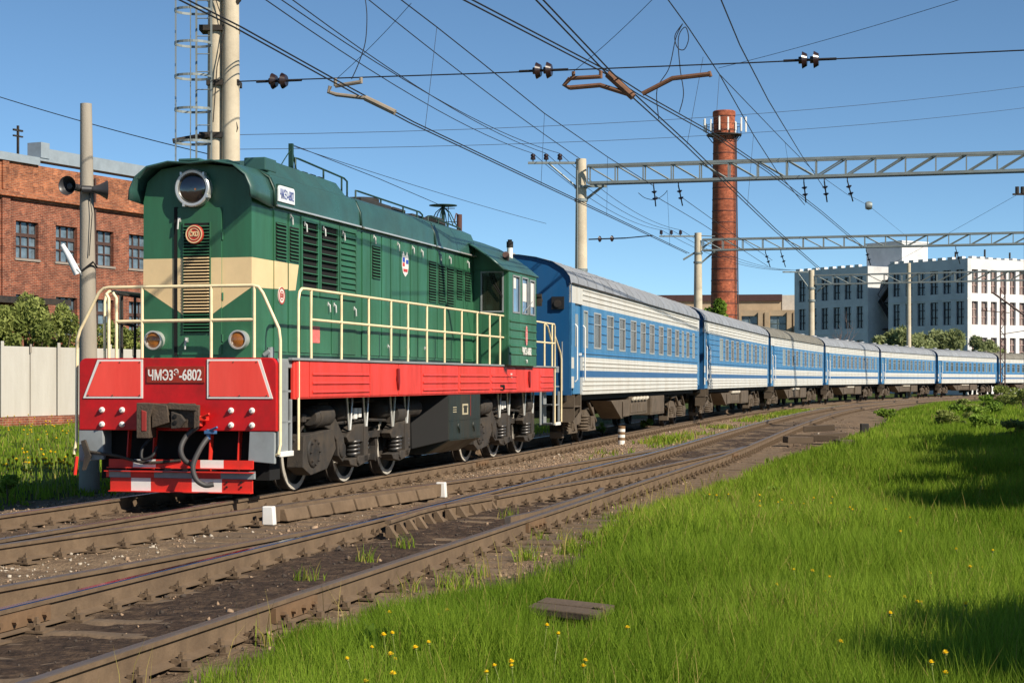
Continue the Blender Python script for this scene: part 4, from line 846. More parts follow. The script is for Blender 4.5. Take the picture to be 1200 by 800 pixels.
def coach_body(mats, wins, ex):
    """the wall sheet with real window openings; returns a mesh builder in coach coordinates"""
    k = MB()
    bands = [(Z['sill'], Z['w1'], 0), (Z['w1'], Z['b1'], 2), (Z['b1'], Z['w2'], 0), (Z['w2'], 2.30, 1), (3.15, Z['b2'], 1), (Z['b2'], Z['gut'], 0)]
    xa, xb = 1.32, LC-.62
    for s in (-1, 1):
        y0, y1 = sorted((s*W2, s*(W2-.05)))
        for z0, z1, m in bands: k.box(xa, xb, y0, y1, z0, z1, m)
        cur = xa
        for c, wd, _ in wins: k.box(cur, c-wd/2, y0, y1, 2.30, 3.15, 1); cur = c+wd/2
        k.box(cur, xb, y0, y1, 2.30, 3.15, 1)
        for z_ in (1.30, 1.42, 1.52, 1.86, 1.96, 3.40, 3.52, 3.63): rib(k, xa, xb, z_, 0, y=s*W2, s=s)
        cur = xa
        for c, wd, _ in list(wins)+[(xb+.4, .7, 0)]:
            for z_ in (2.44, 2.66, 2.88, 3.06):
                if c-wd/2-.1 > cur+.12: rib(k, cur+.09, c-wd/2-.09, z_, 1, y=s*W2, s=s)
            cur = c+wd/2
        for z_ in (2.16,): rib(k, xa, xb, z_, 1, y=s*W2, s=s)
        # ends: recessed door bay
        for e0, e1 in ((.0, .45), (LC-.40, LC)):
            k.box(e0, e1, y0, y1, 1.35, 3.28, 1); k.box(e0, e1, y0, y1, 3.28, Z['gut'], 0)
        k.box(.45, xa, y0, y1, 3.28, Z['gut'], 0); k.box(xb, LC-.40, y0, y1, 1.2, 3.28, 1); k.box(xb, LC-.4, y0, y1, 3.28, Z['gut'], 0)
        k.box(.02, .3, min(s*W2, s*(W2+.004)), max(s*W2, s*(W2+.004)), 1.36, 1.62, 0); k.box(.02, .3, min(s*W2, s*(W2+.004)), max(s*W2, s*(W2+.004)), 1.80, 2.05, 0)
    return k
def make_coach(name, wins, label, roofm, first=False):
    root = thing(name, label, 'railway coach', group='blue and white coaches of the train')
    body = coach_body(None, wins, None).build('body', [CWHITE, CBLUE, CBLUE2], root)
    k = MB(); arc = coach_roof_arc(); k.loft([[(x, a, b_) for a, b_ in arc] for x in (-.06, .1, LC-.1, LC+.06)], 0)
    for x in np.arange(.9, LC, 1.15): k.loft([[(x+d, a*1.004, b_+.004+(e if abs(a) < 1.4 else 0)) for a, b_ in arc] for d, e in ((-.03, 0), (-.02, .012), (.02, .012), (.03, 0))], 0)
    for x in (1.5, 6, 10.5, 15, 19.5, 22.3): k.lathe([(.16, 4.30), (.16, 4.46), (.22, 4.47), (.2, 4.52), (.001, 4.55)], (x, .35, 0), 'z', 14)
    ro = k.build('roof', [roofm], root, smooth=40)
    g = MB()
    for s in (-1, 1): g.box(0, LC, min(s*1.50, s*1.545), max(s*1.50, s*1.545), 3.695, 3.722)
    g.build('gutter', [DARK], ro)
    # end walls
    earc = [(a*.995, min(b_, 4.372)) for a, b_ in arc]
    for x0, x1 in ((.0, .06), (LC-.06, LC)):
        k = MB(); k.prism([(-W2+.002, 1.2)]+earc+[(W2-.002, 1.2)], 'x', x0, x1, 0)
        e = k.build('end_wall', [CDBLUE], root)
        sx = -1 if x0 == 0 else 1; xo = x0 if sx < 0 else x1
        k = MB(); xa, xb = sorted((xo, xo+sx*.42))
        for a0, a1, c0, c1 in ((-.62, -.45, 1.25, 3.45), (.45, .62, 1.25, 3.45), (-.62, .62, 3.45, 3.68)): k.box(xa, xb, a0, a1, c0, c1)
        k.build('gangway', [RUBBER], e, bevel=.03)
        k = MB(); xa, xb = sorted((xo, xo+sx*.06)); k.box(xa, xb, -1.34, -1.06, 3.13, 3.41); k.cyl((xo, -1.2, 3.25), (xo+sx*.09, -1.2, 3.25), .085, n=12, m=1)
        k.build('tail_lamp', [RUBBER, DARK], e)
        k = MB()
        for s in (-1, 1): k.tube([(xo+sx*.03, s*1.3, 1.3), (xo+sx*.05, s*1.3, 2.4)], .014, 6); k.tube([(xo+sx*.1, s*.7, 1.3), (xo+sx*.12, s*.7, 3.7)], .012, 6)
        k.build('end_handrail', [GREYP], e)
    for s in (-1, 1):
        for x0, x1 in ((.45, 1.30),):
            k = MB(); y0, y1 = sorted((s*(W2-.09), s*(W2-.05))); k.box(x0, x1, y0, y1, 1.22, 3.28); k.box(x0+.25, x1-.25, y0+.0 if s > 0 else y0-.004, y1+.004 if s > 0 else y1, 2.3, 3.05, 1)
            d = k.build('door', [CBLUE, CGLASS], root)
            h = MB()
            for xx in (x0-.05, x1+.04): h.tube([(xx, s*(W2+.01), 1.5), (xx, s*(W2+.06), 1.55), (xx, s*(W2+.06), 2.75), (xx, s*(W2+.01), 2.8)], .018, 6)
            h.box(x1-.16, x1-.06, min(s*(W2-.05), s*W2), max(s*(W2-.05), s*W2), 2.1, 2.16); h.build('door_handrail', [WHITE], d)
            k = MB(); y0, y1 = sorted((s*(W2-.02), s*(W2-.4)))
            k.box(x0+.02, x1-.05, y0, y1, .58, .61); k.box(x0+.02, x0+.06, y0, y1, .61, 1.2); k.box(x1-.10, x1-.05, y0, y1, .61, 1.2); k.box(x0, x1, y0, y1, .92, .95); k.prism([(x0-.12, .6), (x0-.06, .55), (x1-.1, .55), (x1-.0, .8), (x1, 1.2), (x1-.08, 1.2), (x1-.12, .8)], 'y', s*(W2-.03)-.01, s*(W2-.03)+.01)
            k.build('step', [DUST], root)
        for c, wd, dark in wins:
            f = MB(); y0, y1 = sorted((s*(W2-.03), s*(W2+.012))); a, b_ = c-wd/2, c+wd/2
            f.box(a-.012, b_+.012, y0, y1, 2.288, 2.325); f.box(a-.012, b_+.012, y0, y1, 3.125, 3.162); f.box(a-.012, a+.03, y0, y1, 2.325, 3.125); f.box(b_-.03, b_+.012, y0, y1, 2.325, 3.125)
            if dark: f.box(a+.03, b_-.03, y0, y1-.004 if s > 0 else y1, 2.86, 2.885)
            fo = f.build('window', [CFRAME], root)
            g = MB(); y0, y1 = sorted((s*(W2-.025), s*(W2-.018))); g.box(a+.03, b_-.03, y0, y1, 2.325, 3.125); g.build('pane', [CURT if dark else mat('coach_frosted_glass', (116, 132, 132), .25, var=.15, spec=.6)], fo)
    # underframe
    k = MB(); k.box(.3, LC-.3, -1.3, 1.3, 1.06, 1.22); k.box(3.5, LC-3.5, -.3, .3, .78, 1.06); k.box(-.2, LC+.2, -.2, .2, .90, 1.08); k.build('underframe', [BLACK], root)
    for (x0, x1, ya, z0, z1) in ((7.6, 8.8, -1.38, .5, 1.02), (8.9, 12.2, -1.36, .56, 1.08), (12.6, 15.4, -1.40, .50, 1.06), (15.8, 16.4, -1.2, .6, 1.0)):
        k = MB()
        if x0 == 7.6: k.prism([(x0-1.6, 1.0), (x1, 1.0), (x1, .55), (x0, .5)], 'y', -1.36, -.8)
        else: k.box(x0, x1, ya, -.5, z0, z1)
        n_ = 5
        if x0 == 8.9:
            for i in range(n_): xx = x0+.2+(x1-x0-.4)*i/n_; k.box(xx, xx+.5, ya-.02, ya+.01, z0+.06, z1-.2); k.cyl((xx+.1, ya-.05, z1-.08), (xx+.5, ya-.05, z1-.05), .05, n=8, m=1)
        else: k.box(x0+.1, x1-.1, ya-.015, ya+.01, z0+.05, z1-.06)
        k.build('equipment_box', [DUST, mat('pale_pipe', (190, 182, 165), .6, var=.15)], root, bevel=.02)
        k = MB(); k.box(x0, x1, .5, 1.36, z0, z1); k.build('equipment_box', [DUST], root, bevel=.02)
    for xc in (3.1, LC-3.1):
        b = bpy.data.objects.new('bogie', None); COL.objects.link(b); b.parent = root; b.location = (xc, 0, 0)
        k = MB()
        for s in (-1, 1):
            y0, y1 = sorted((s*.95, s*1.12)); k.prism([(-1.9, .62), (-1.7, .86), (-.6, .80), (-.4, .58), (.4, .58), (.6, .80), (1.7, .86), (1.9, .62), (1.6, .52), (.5, .46), (-.5, .46), (-1.6, .52)], 'y', y0, y1)
            for ax in (-1.2, 1.2):
                k.box(ax-.22, ax+.22, min(s*1.0, s*1.2), max(s*1.0, s*1.2), .34, .64)
                k.prism([(ax-.5, .28), (ax+.5, .28), (ax+.42, .40), (ax-.42, .40)], 'y', min(s*1.0, s*1.18), max(s*1.0, s*1.18)); k.lathe([(.001, -.02), (.13, -.02), (.14, .02)], (ax, s*1.21, .475), 'y', 14)
                for d in (-.36, .36):
                    for q_ in range(5): k.lathe([(.075, 0), (.11, .025), (.075, .05)], (ax+d, s*1.08, .38+q_*.06), 'z', 10)
            for q_ in range(5): k.lathe([(.12, 0), (.17, .035), (.12, .07)], (0, s*1.15, .32+q_*.075), 'z', 12)
            k.tube([(-1.9, s*1.16, .95), (-1.1, s*1.2, 1.0), (-.4, s*1.2, .7)], .05, 8); k.tube([(.5, s*1.2, 1.0), (1.8, s*1.15, .5)], .045, 8); k.tube([(-2.1, s*1.1, .3), (-1.9, s*1.1, .8)], .03, 6); k.box(-2.15, -1.95, min(s*.8, s*1.1), max(s*.8, s*1.1), .2, .34)
        k.build('bogie_frame', [DUST], b, bevel=.012)
        for ax in (-1.2, 1.2):
            for s in (-1, 1):
                o = bpy.data.objects.new('wheel', CWM); COL.objects.link(o); o.parent = b; o.location = (ax, s*.79, .476); o.rotation_euler = (0, 0, 0 if s < 0 else math.pi)
    return root
labels = ['first blue and white coach, coupled directly behind the green locomotive', 'second coach behind the locomotive, grey roof, windows starting well behind its end',
          'third coach with dull olive roof, below the left edge of the grey building', 'fourth coach from the locomotive, below the bare part of the grey building',
          'fifth coach from the locomotive, below the round green willows', 'sixth coach from the locomotive, below the sunlit corner of the building', 'last visible coach, cut by the edge at the far right of the train']
protoA = make_coach('passenger_coach', WIN1, labels[0], CROOF); protoB = make_coach('passenger_coach', WIN2, labels[1], CROOF)
cps = []
for i in range(7):
    a, b_ = np.array(EDGE[i]), np.array(EDGE[i+1]); d = (b_-a)/np.linalg.norm(b_-a); n_ = np.array([-d[1], d[0]]); a = a+1.5*n_+d*(0 if i == 0 else .5)
    cps.append((a, math.atan2(d[1], d[0])))
for i, (a, rz) in enumerate(cps):
    if i == 0: o = protoA
    elif i == 1: o = protoB
    else: o = dup(protoB if i == 2 else protoA)
    o.location = (a[0], a[1], 0); o.rotation_euler = (0, 0, rz); o['label'] = labels[i]
    if i in (2, 6):
        for ch in o.children:
            if ch.name.startswith('roof'): ch.material_slots[0].link = 'OBJECT'; ch.material_slots[0].material = CROOF2

# ================================================================== overhead line: masts, portals, wires
def insulator(k, p0, p1, n_=2, r=.13, m=0, ms=1):
    """string of discs between two points"""
    p0, p1 = Vector(p0), Vector(p1); d = (p1-p0); k.tube([p0, p1], .025, 6, ms)
    for i in range(n_):
        c = p0+d*((i+1)/(n_+1)); h = d.normalized()*.05; k.tube([c-h, c-h*.3, c+h*.3, c+h*.5], .0, 12, m) if False else k.tube([c-h, c+h*.2], r, 14, m, r*.35)
def mast(name, label, base, top, r0, r1, group, ang=0):
    o = thing(name, label, 'mast', base, ang, group); k = MB(); k.tube([(0, 0, -.4), (0, 0, top)], r0, 20, 0, r1); k.build('post', [CONC], o, smooth=40); return o
xm = [at(253.5, 97, 31.1), at(270.5, 97, 31.0)]
dm = thing('twin_concrete_mast', 'tall twin concrete mast with caged ladder behind the locomotive', 'mast', (xm[0][0], xm[0][1], 0))
for i, p in enumerate(xm):
    k = MB(); k.tube([(p[0]-xm[0][0], p[1]-xm[0][1], -.4), (p[0]-xm[0][0], p[1]-xm[0][1], 13)], .20, 20, 0, .125); k.build('post', [CONC], dm, smooth=40)
k = MB()
for z_, x0, x1 in ((8.52, -.2, .42), (7.92, -.28, .40), (6.93, -.15, .44), (5.98, -.28, .25), (9.2, -.2, .45)): k.box(x0, x1, -.2, .2, z_-.05, z_+.05)
k.tube([(-.75, -.2, 5.86), (-.1, -.2, 5.98)], .05, 6); k.tube([(.34, -.15, 8.3), (.62, -.2, 8.7)], .05, 6); k.tube([(.3, -.15, 6.7), (.36, -.2, 6.35), (.42, -.2, 6.1), (.36, -.2, 5.9)], .012, 6); k.tube([(0, -.2, 8.5), (.2, -.22, 7.9), (.05, -.22, 7.2), (-.02, -.22, 6.2)], .010, 6)
k.build('bracket', [DARK], dm)
lad = MB()
for dx in (-.29, -.02): lad.box(dx-.015, dx+.015, -.42, -.38, 2.5, 12)
for z_ in np.arange(2.6, 12, .32): lad.cyl((-.29, -.4, z_), (-.02, -.4, z_), .010, n=6)
lo = lad.build('ladder', [GALV], dm)
cg = MB()
for z_ in (8.13, 7.54, 6.95, 6.36, 5.78, 8.72, 9.3):
    pts = [(-.30+.34*math.cos(t)-.0, -.62+.30*math.sin(t), z_) for t in np.linspace(.15*math.pi, 1.98*math.pi, 22)]
    secs = [[(p[0], p[1], p[2]-.022), (p[0]*1.0+.0, p[1], p[2]+.022)] for p in pts]; cg.loft(secs, 0)
for t in (.6, .95, 1.2, 1.5): cg.box(-.30+.34*math.cos(t*math.pi)-.006, -.30+.34*math.cos(t*math.pi)+.006, -.62+.30*math.sin(t*math.pi)-.006, -.62+.30*math.sin(t*math.pi)+.006, 5.2, 12)
c_ = cg.build('safety_cage', [GALV], lo); md = c_.modifiers.new('s', 'SOLIDIFY'); md.thickness = .012
def truss_portal(label, a, b, zt, zb, npan, half, dep=.45):
    a, b = np.array(a), np.array(b); d = b-a; L = np.linalg.norm(d); o = thing('portal_beam', label, 'portal beam', (a[0], a[1], 0), math.atan2(d[1], d[0]), 'lattice portal beams')
    k = MB(); th = .045
    for y in (-dep/2, dep/2):
        k.box(0, L, y-th, y+th, zt-th, zt+th); k.box(0, L, y-th, y+th, zb-th, zb+th)
        for i in range(npan+1):
            x = L*i/npan; k.box(x-.022, x+.022, y-.022, y+.022, zb, zt)
            if i < npan:
                x2 = L*(i+1)/npan; p, q_ = ((x, zt), (x2, zb)) if i < half else ((x, zb), (x2, zt)); k.tube([(p[0], y, p[1]), (q_[0], y, q_[1])], .026, 4)
    for i in range(npan+1):
        x = L*i/npan; k.box(x-.02, x+.02, -dep/2, dep/2, zt-.03, zt+.01); k.box(x-.02, x+.02, -dep/2, dep/2, zb-.01, zb+.03)
    k.build('lattice', [GALV], o); return o
def hang(o, label, p, dz=.75, n_=2, tilt=(.1, 0)):
    k = MB(); insulator(k, (0, 0, -.12), (tilt[0], tilt[1], -dz), n_, .10); k.cyl((0, 0, 0), (0, 0, -.14), .02, n=6, m=1)
    q_ = k.build('hanging_insulator', [INSUL, WIREM]); q_.location = p; tag(q_, label, 'insulator', 'insulators under the portal beams')
# portal 1
Y1 = 61.0; a1 = np.array(at(690, 0, Y1-.2)[:2]); dirp = np.array([.9679, -.2512]); b1 = a1+dirp*22
m1 = mast('portal_mast', 'thick pale concrete mast holding the nearest lattice beam, behind the first coach', (at(681, 0, Y1)[0], Y1, 0), 9.42, .27, .185, 'concrete portal masts')
k = MB()
for z_ in (8.42, 7.95, 5.45, 4.7): k.cyl((0, 0, z_-.05), (0, 0, z_+.05), .24, n=18)
k.box(-1.9, -.15, -.05, .05, 9.24, 9.32); k.tube([(-.2, 0, 8.45), (-1.15, 0, 9.26)], .035, 6); k.tube([(.2, 0, 8.0), (.85, -.2, 8.5)], .05, 6); k.box(.1, .9, -.3, -.2, 8.38, 8.46); k.box(-2.0, .25, -.08, -.0, 4.42, 4.5); k.cyl((-.14, -.22, 2), (-.14, -.22, 9), .02, n=6)
k.build('crossarm', [GALV], m1)
for i, x in enumerate((-1.72, -1.25, -.76)):
    k = MB(); k.lathe([(.02, 0), (.02, .06), (.09, .08), (.09, .15), (.06, .18), (.09, .2), (.08, .27), (.001, .3)], (x, 0, 9.32), 'z', 12); k.build('pin_insulator', [INSUL], m1)
truss_portal('lattice portal beam spanning the sky nearest the camera', a1, b1, 9.13, 8.52, 22, 8)
for px, t in ((766, .2), (795, .35), (942, .25), (966, .3), (993, .5)):
    s_ = ((px-600)/F_PX*a1[1]-a1[0])/(dirp[0]-(px-600)/F_PX*dirp[1]); p = a1+dirp*s_; hang(None, 'dark insulator string hanging under the nearest portal beam', (p[0], p[1], 8.48), .8, 2, (t*.5, .3))
# portal 2
Y2 = 92.7; a2 = np.array(at(824, 0, Y2)[:2]); dir2 = np.array([.963, -.27]); b2 = a2+dir2*28
m2 = mast('portal_mast', 'slim concrete mast left of the brick chimney, holding the second beam', (at(818, 0, Y2)[0], Y2, 0), 9.5, .30, .19, 'concrete portal masts')
k = MB()
for z_ in (8.4, 7.9): k.cyl((0, 0, z_-.05), (0, 0, z_+.05), .25, n=16)
k.box(-2.1, .15, -.05, .05, 9.28, 9.36); k.tube([(-.8, 0, 8.05), (.1, 0, 8.6), (.9, 0, 9.15)], .06, 6); k.tube([(.2, 0, 7.9), (.9, -.2, 8.5)], .05, 6); k.cyl((-.2, 0, 9.36), (.9, -.2, 9.3), .03, n=6)
k.build('crossarm', [GALV], m2)
for x in (-2.0, -1.45, -.95):
    k = MB(); k.lathe([(.02, 0), (.02, .06), (.09, .08), (.08, .27), (.001, .3)], (x, 0, 9.36), 'z', 10); k.build('pin_insulator', [INSUL], m2)
truss_portal('second lattice portal beam, above the grey building roof', a2, b2, 9.13, 8.55, 26, 10)
for px in (897, 915, 1015, 1120):
    s_ = ((px-600)/F_PX*a2[1]-a2[0])/(dir2[0]-(px-600)/F_PX*dir2[1]); p = a2+dir2*s_; hang(None, 'dark insulator string hanging under the second portal beam', (p[0], p[1], 8.5), .9, 2, (.3, .3))
# portal 3
Y3 = 124.0; a3 = np.array(at(956, 0, Y3)[:2]); dir3 = np.array([.93, -.36]); dir3 /= np.linalg.norm(dir3); b3 = a3+dir3*32
m3 = mast('portal_mast', 'stained concrete mast in front of the left part of the grey building', (at(951, 0, Y3)[0], Y3, 0), 9.5, .24, .20, 'concrete portal masts')
k = MB(); k.cyl((0, 0, 8.1), (0, 0, 8.25), .28, n=16); k.cyl((0, 0, 7.2), (0, 0, 7.35), .28, n=16); k.box(-2.1, .2, -.06, .06, 9.3, 9.4); k.tube([(-1.0, 0, 9.3), (-.2, 0, 8.2)], .04, 6); k.tube([(.4, 0, 7.9), (1.2, -.2, 8.6)], .06, 6); k.build('crossarm', [GALV], m3)
p3 = at(1065, 0, 152)
mast('portal_mast', 'concrete mast rising from the willows before the grey building', (p3[0], p3[1], 0), 11.9, .23, .17, 'concrete portal masts')
truss_portal('third lattice portal beam, running across the grey building', a3, b3, 9.1, 8.45, 26, 5)
# far lattice mast with jib at the right
p = at(1175, 400, 150); lm = thing('lattice_mast', 'thin dark lattice mast before the sunlit white facade', 'mast', (p[0], p[1], 0))
k = MB()
for dx in (-.2, .2): k.box(dx-.05, dx+.05, -.05, .05, -.3, 9.6)
for i, z_ in enumerate(np.arange(.5, 9.3, .6)): k.tube([(-.2, 0, z_), (.2, 0, z_+.6)] if i % 2 else [(.2, 0, z_), (-.2, 0, z_+.6)], .03, 4)
k.build('lattice', [mat('brown_steel', (70, 48, 44), .7, var=.2)], lm)
k = MB(); k.tube([(-.9, 0, 9.2), (2.2, -.3, 6.9)], .09, 6); k.tube([(-.2, 0, 5.5), (3, -.3, 6.0)], .04, 6); k.tube([(-1.9, 0, 7.6), (.6, 0, 7.4)], .04, 6)
for x in (-1.8, -1.4, -1.0): k.cyl((x, 0, 7.6), (x, 0, 7.85), .07, n=8)
k.build('jib', [MATS['brown_steel']], lm)
cr = thing('crossarm_post', 'dark post with a small two pin crossarm at the right edge of the sky', 'mast', (at(1204, 0, 70)[0], 70, 0)); k = MB(); k.cyl((0, 0, -.2), (0, 0, 9.3), .14, n=12); k.box(-.6, .1, -.05, .05, 9.1, 9.17); k.cyl((-.42, 0, 9.17), (-.42, 0, 9.45), .08, n=10); k.cyl((-.2, 0, 9.17), (-.2, 0, 9.45), .08, n=10); k.build('post', [DARK], cr)

def wire(name, pts, r, par=None, label=None, cat='wire', group=None, m=None):
    k = MB(); k.tube(pts, r, 5); o = k.build(name, [m or WIREM], par)
    if label: tag(o, label, cat, group)
    return o
def sagged(a, b, sag, n_=14):
    a, b = np.array(a), np.array(b); return [tuple(a+(b-a)*t-np.array([0, 0, 4*sag*t*(1-t)])) for t in np.linspace(0, 1, n_+1)]
def px_wire(pix, yl): return [on_side(x, y, yl) for x, y in pix]
def extend(pts, d):                                    # lengthen a wire backwards past the camera
    a, b = Vector(pts[0]), Vector(pts[1]); return [tuple(a+(a-b).normalized()*d)]+list(pts)
# track 1 catenary
c1 = thing('catenary', 'overhead line above the locomotive track, lowest pair of wires in the picture', 'overhead line', L2W(0, 0, 6.5))
off = Vector(L2W(0, 0, 6.5)); rel = lambda pts: [tuple(Vector(p)-off) for p in pts]
cw = extend(px_wire([(210, 0), (275, 32.5), (390, 96), (480, 144), (597, 199), (710, 252), (805, 297)], .15), 9)
wire('contact_wire', rel(cw), .013, c1); wire('contact_wire', rel([(p[0]+.09, p[1]+.02, p[2]+.012) for p in cw]), .013, c1)
ms = extend(px_wire([(470, 0), (512, 32), (565, 74), (638, 133), (712, 184), (766, 218)], 0), 9); wire('messenger_wire', rel(ms), .012, c1)
ms2 = px_wire([(797, 230), (850, 268), (905, 305)], 0); wire('messenger_wire', rel(ms2), .012, c1)
ms3 = px_wire([(768, 230), (822, 262), (900, 312)], .3); wire('messenger_wire', rel(ms3), .012, c1)
for a, b_ in (((512, 32), (498, 152)), ((638, 133), (634, 217)), ((712, 184), (711, 252)), ((782, 224), (785, 288))):
    wire('dropper', rel([on_side(*a, 0), on_side(*b_, .15)]), .005, c1)
# track 2 catenary
yl = D4-.8; c2_ = thing('catenary', 'overhead line above the empty near track, steep wires left of the chimney', 'overhead line', L2W(0, yl, 6.5)); off = Vector(L2W(0, yl, 6.5))
cw = extend(px_wire([(628, 0), (710, 85), (740, 113), (803, 170), (833, 199), (905, 268), (960, 316)], yl), 8)
wire('contact_wire', rel(cw), .013, c2_); wire('contact_wire', rel([(p[0]+.09, p[1]+.02, p[2]+.012) for p in cw]), .013, c2_)
ms = extend(px_wire([(783, 0), (807, 33), (843, 87), (883, 158), (910, 200), (943, 240)], yl), 8); wire('messenger_wire', rel(ms), .013, c2_)
ms = px_wire([(843, 87), (920, 167), (953, 200), (993, 228), (1018, 241), (1060, 275)], yl); wire('messenger_wire', rel(ms), .011, c2_)
for a, b_ in (((824, 67), (805, 170)), ((843, 88), (840, 130)), ((883, 158), (876, 240)), ((920, 167), (925, 200))): wire('dropper', rel([on_side(*a, yl), on_side(*b_, yl)]), .005, c2_)
# crossover pair
pts = [at(430, -58, 20.5), at(543, 0, 24.0), at(707, 85, 29.0), at(750, 112, 32.0), at(837, 160, 40.0), at(900, 202, 52), at(960, 248, 66), at(1010, 290, 86)]
wire('overhead_wire', pts, .013, None, 'crossover contact wire slanting in from the top centre of the sky', 'wire'); wire('overhead_wire', [(p[0]+.1, p[1], p[2]+.012) for p in pts], .013, None, 'second wire running close beside the crossover contact wire', 'wire')
pts = [at(820, -50, 24), at(845, 0, 27), at(867, 53, 31.0), at(900, 117, 38), at(940, 183, 55.0), at(952, 200, 60), at(968, 224, 60)]
wire('overhead_wire', pts, .012, None, 'steepest overhead wire, right of the chimney top, ending at the nearest beam', 'wire')
# feeders to the mast tops
f0 = [L2W(x, 3.1, 9.3+.0*x) for x in (-12,)]
pts = sagged(on_side(405, -22, 3.1), (m1.location.x, Y1, 9.40), .12); wire('overhead_wire', pts, .013, None, 'feeder wire running to the top of the thick pale mast', 'wire')
for i, (ax_, dx, (px, py), nm) in enumerate(((-1.72, -1.72, (255, -40), 'lowest'), (-1.25, -1.25, (296, -35), 'middle'), (-.76, -.76, (318, -8), 'highest'))):
    e = (m1.location.x+dx, Y1, 9.62); pts = sagged(at(px, py, 27+1*i), e, .35); wire('overhead_wire', pts, .011, None, nm+' of the three wires ending at the crossarm of the pale mast', 'wire')
    e2 = (m2.location.x+(-2.0, -1.45, -.95)[i], Y2, 9.66); wire('overhead_wire', sagged(e, e2, .5), .011, None, nm+' of the three wires between the crossarms of two concrete masts', 'wire')
    e3 = (m3.location.x-1.8+.5*i, Y3, 9.5); wire('overhead_wire', sagged(e2, e3, .6), .012, None, nm+' of the three wires leaving the mast beside the chimney', 'wire')
# flexible cross span at the locomotive
A = (xm[1][0]+.15, xm[1][1]-.1, 6.94); B = at(1235, 57.5, 27.4)
Av, Bv = Vector(A), Vector(B)
wire('cross_span_wire', [A, tuple(Av+(Bv-Av)*.33+Vector((0, 0, -.03))), tuple(Av+(Bv-Av)*.66+Vector((0, 0, -.03))), B], .012, None, 'long cross span wire from the twin mast across the whole sky', 'wire')
for px, nm in ((326, 'left'), (636, 'middle'), (948, 'right')):
    kx = (px-600)/F_PX; t = (kx*Av.y-Av.x)/((Bv.x-Av.x)-kx*(Bv.y-Av.y)); c = Av+(Bv-Av)*t+Vector((0, 0, -.02)); d = (Bv-Av).normalized()
    k = MB(); k.tube([-d*.42, d*.45], .024, 6, 1)
    for s_ in (-.09, .10):
        q_ = d*s_; k.tube([q_-d*.02, q_+d*.02, q_+d*.06], .145, 16, 0, .10); k.tube([q_-d*.08, q_-d*.02], .06, 12, 0)
    o = k.build('disc_insulator', [INSUL, WIREM], smooth=40); o.location = c; tag(o, {'left': 'double disc insulator in the cross span wire beside the twin mast', 'middle': 'double disc insulator in the cross span wire at the picture centre', 'right': 'double disc insulator in the cross span wire right of the chimney'}[nm], 'insulator', 'disc insulators in the cross span')
def arm(label, pieces, r=.035, m=RUSTARM):
    k = MB()
    for pc, rr in pieces: k.tube([at(x, y, Yd) for x, y, Yd in pc], rr, 8)
    tag(k.build('registration_arm', [m], smooth=40), label, 'wire arm', 'registration arms on the cross span')
Yc = lambda px: 29.6-(px-390)*.0042
def pc(*pp): return [(x, y, Yc(x)) for x, y in pp]
arm('bent metal arm on the cross span above the locomotive hood', [(pc((393, 101), (424, 96)), .035), (pc((387, 101), (385, 108), (394, 111), (428, 115)), .035), (pc((428, 115), (463, 132)), .05), (pc((393, 92), (393, 101)), .03), (pc((423, 91), (423, 98)), .03)], m=mat('pale_arm', (140, 128, 112), .7, var=.2))
arm('rusty bent arm on the cross span left of the sky centre wires', [(pc((668, 92), (704, 90)), .035), (pc((672, 84), (672, 92)), .03), (pc((704, 83), (704, 92)), .03), (pc((668, 92), (661, 100), (668, 103)), .04), (pc((668, 103), (703, 100), (735, 110)), .04), (pc((712, 87), (742, 114)), .06)])
arm('rusty bent arm nearest the top of the brick chimney', [(pc((753, 110), (788, 92), (832, 87)), .04), (pc((831, 84), (833, 90)), .03)])
def loop(label, pix, Yd, r=.009, closed=False):
    k = MB(); k.tube(catmull([at(x, y, Yd) for x, y in pix], 8).tolist(), r, 6); tag(k.build('jumper_cable', [WIREM], smooth=60), label, 'cable', 'jumper cables')
loop('hanging jumper cable looping down to the arm above the locomotive', [(428, -2), (430, 20), (428, 50), (420, 75), (412, 93)], 29.5)
loop('hanging jumper cable curving between wires left of the chimney top', [(800, 28), (792, 45), (784, 80), (770, 105), (772, 140)], 29.5); loop('hanging jumper cable with a wide coil above the rusty arm', [(800, 28), (791, 42), (794, 56), (802, 58), (807, 45), (803, 32), (795, 45), (797, 80), (801, 110), (796, 132)], 29.7)
loop('short looped jumper cable under the nearest portal beam', [(748, 226), (756, 232), (768, 234), (778, 228), (782, 223)], 60.5, .012)
for (a, b_, Ya, Yb, nm) in (((842, 80), (1127, -1), 34, 26, 'thin stay wire rising to the right from the chimney top'), ((672, 84), (770, -6), 28.4, 27, 'short thin stay rising right from the rusty arm'), ((395, 92), (482, 4), 29.5, 28, 'thin stay rising right from the arm above the locomotive'),
        ((-6, 112), (246, 181), 34, 31.2, 'dark cable from the left edge to the twin mast'), ((345, 172), (640, 262), 25, 41, 'thin wire running down behind the locomotive roof aerials'), ((280, 158), (1205, 101), 60, 90, 'faint upper wire across the pale sky'), ((280, 175), (1205, 126), 60, 95, 'faint lower wire across the pale sky'), ((1040, 312), (1203, 222), 110, 92, 'wire slanting up to the right above the grey building')):
    wire('overhead_wire', sagged(at(*a, Ya), at(*b_, Yb), .04 if 'faint' not in nm else .5), .005 if ('thin' in nm) else (.009 if 'faint' not in nm else .010), None, nm, 'wire')
k = MB(); k.lathe([(.001, -.12), (.12, -.10), (.15, 0), (.12, .10), (.001, .12)], (0, 0, 0), 'x', 18); o = k.build('tension_pulley', [GALV], smooth=40); o.location = at(1018, 241, 58); tag(o, 'small round pulley hanging on the wire under the nearest beam', 'pulley')
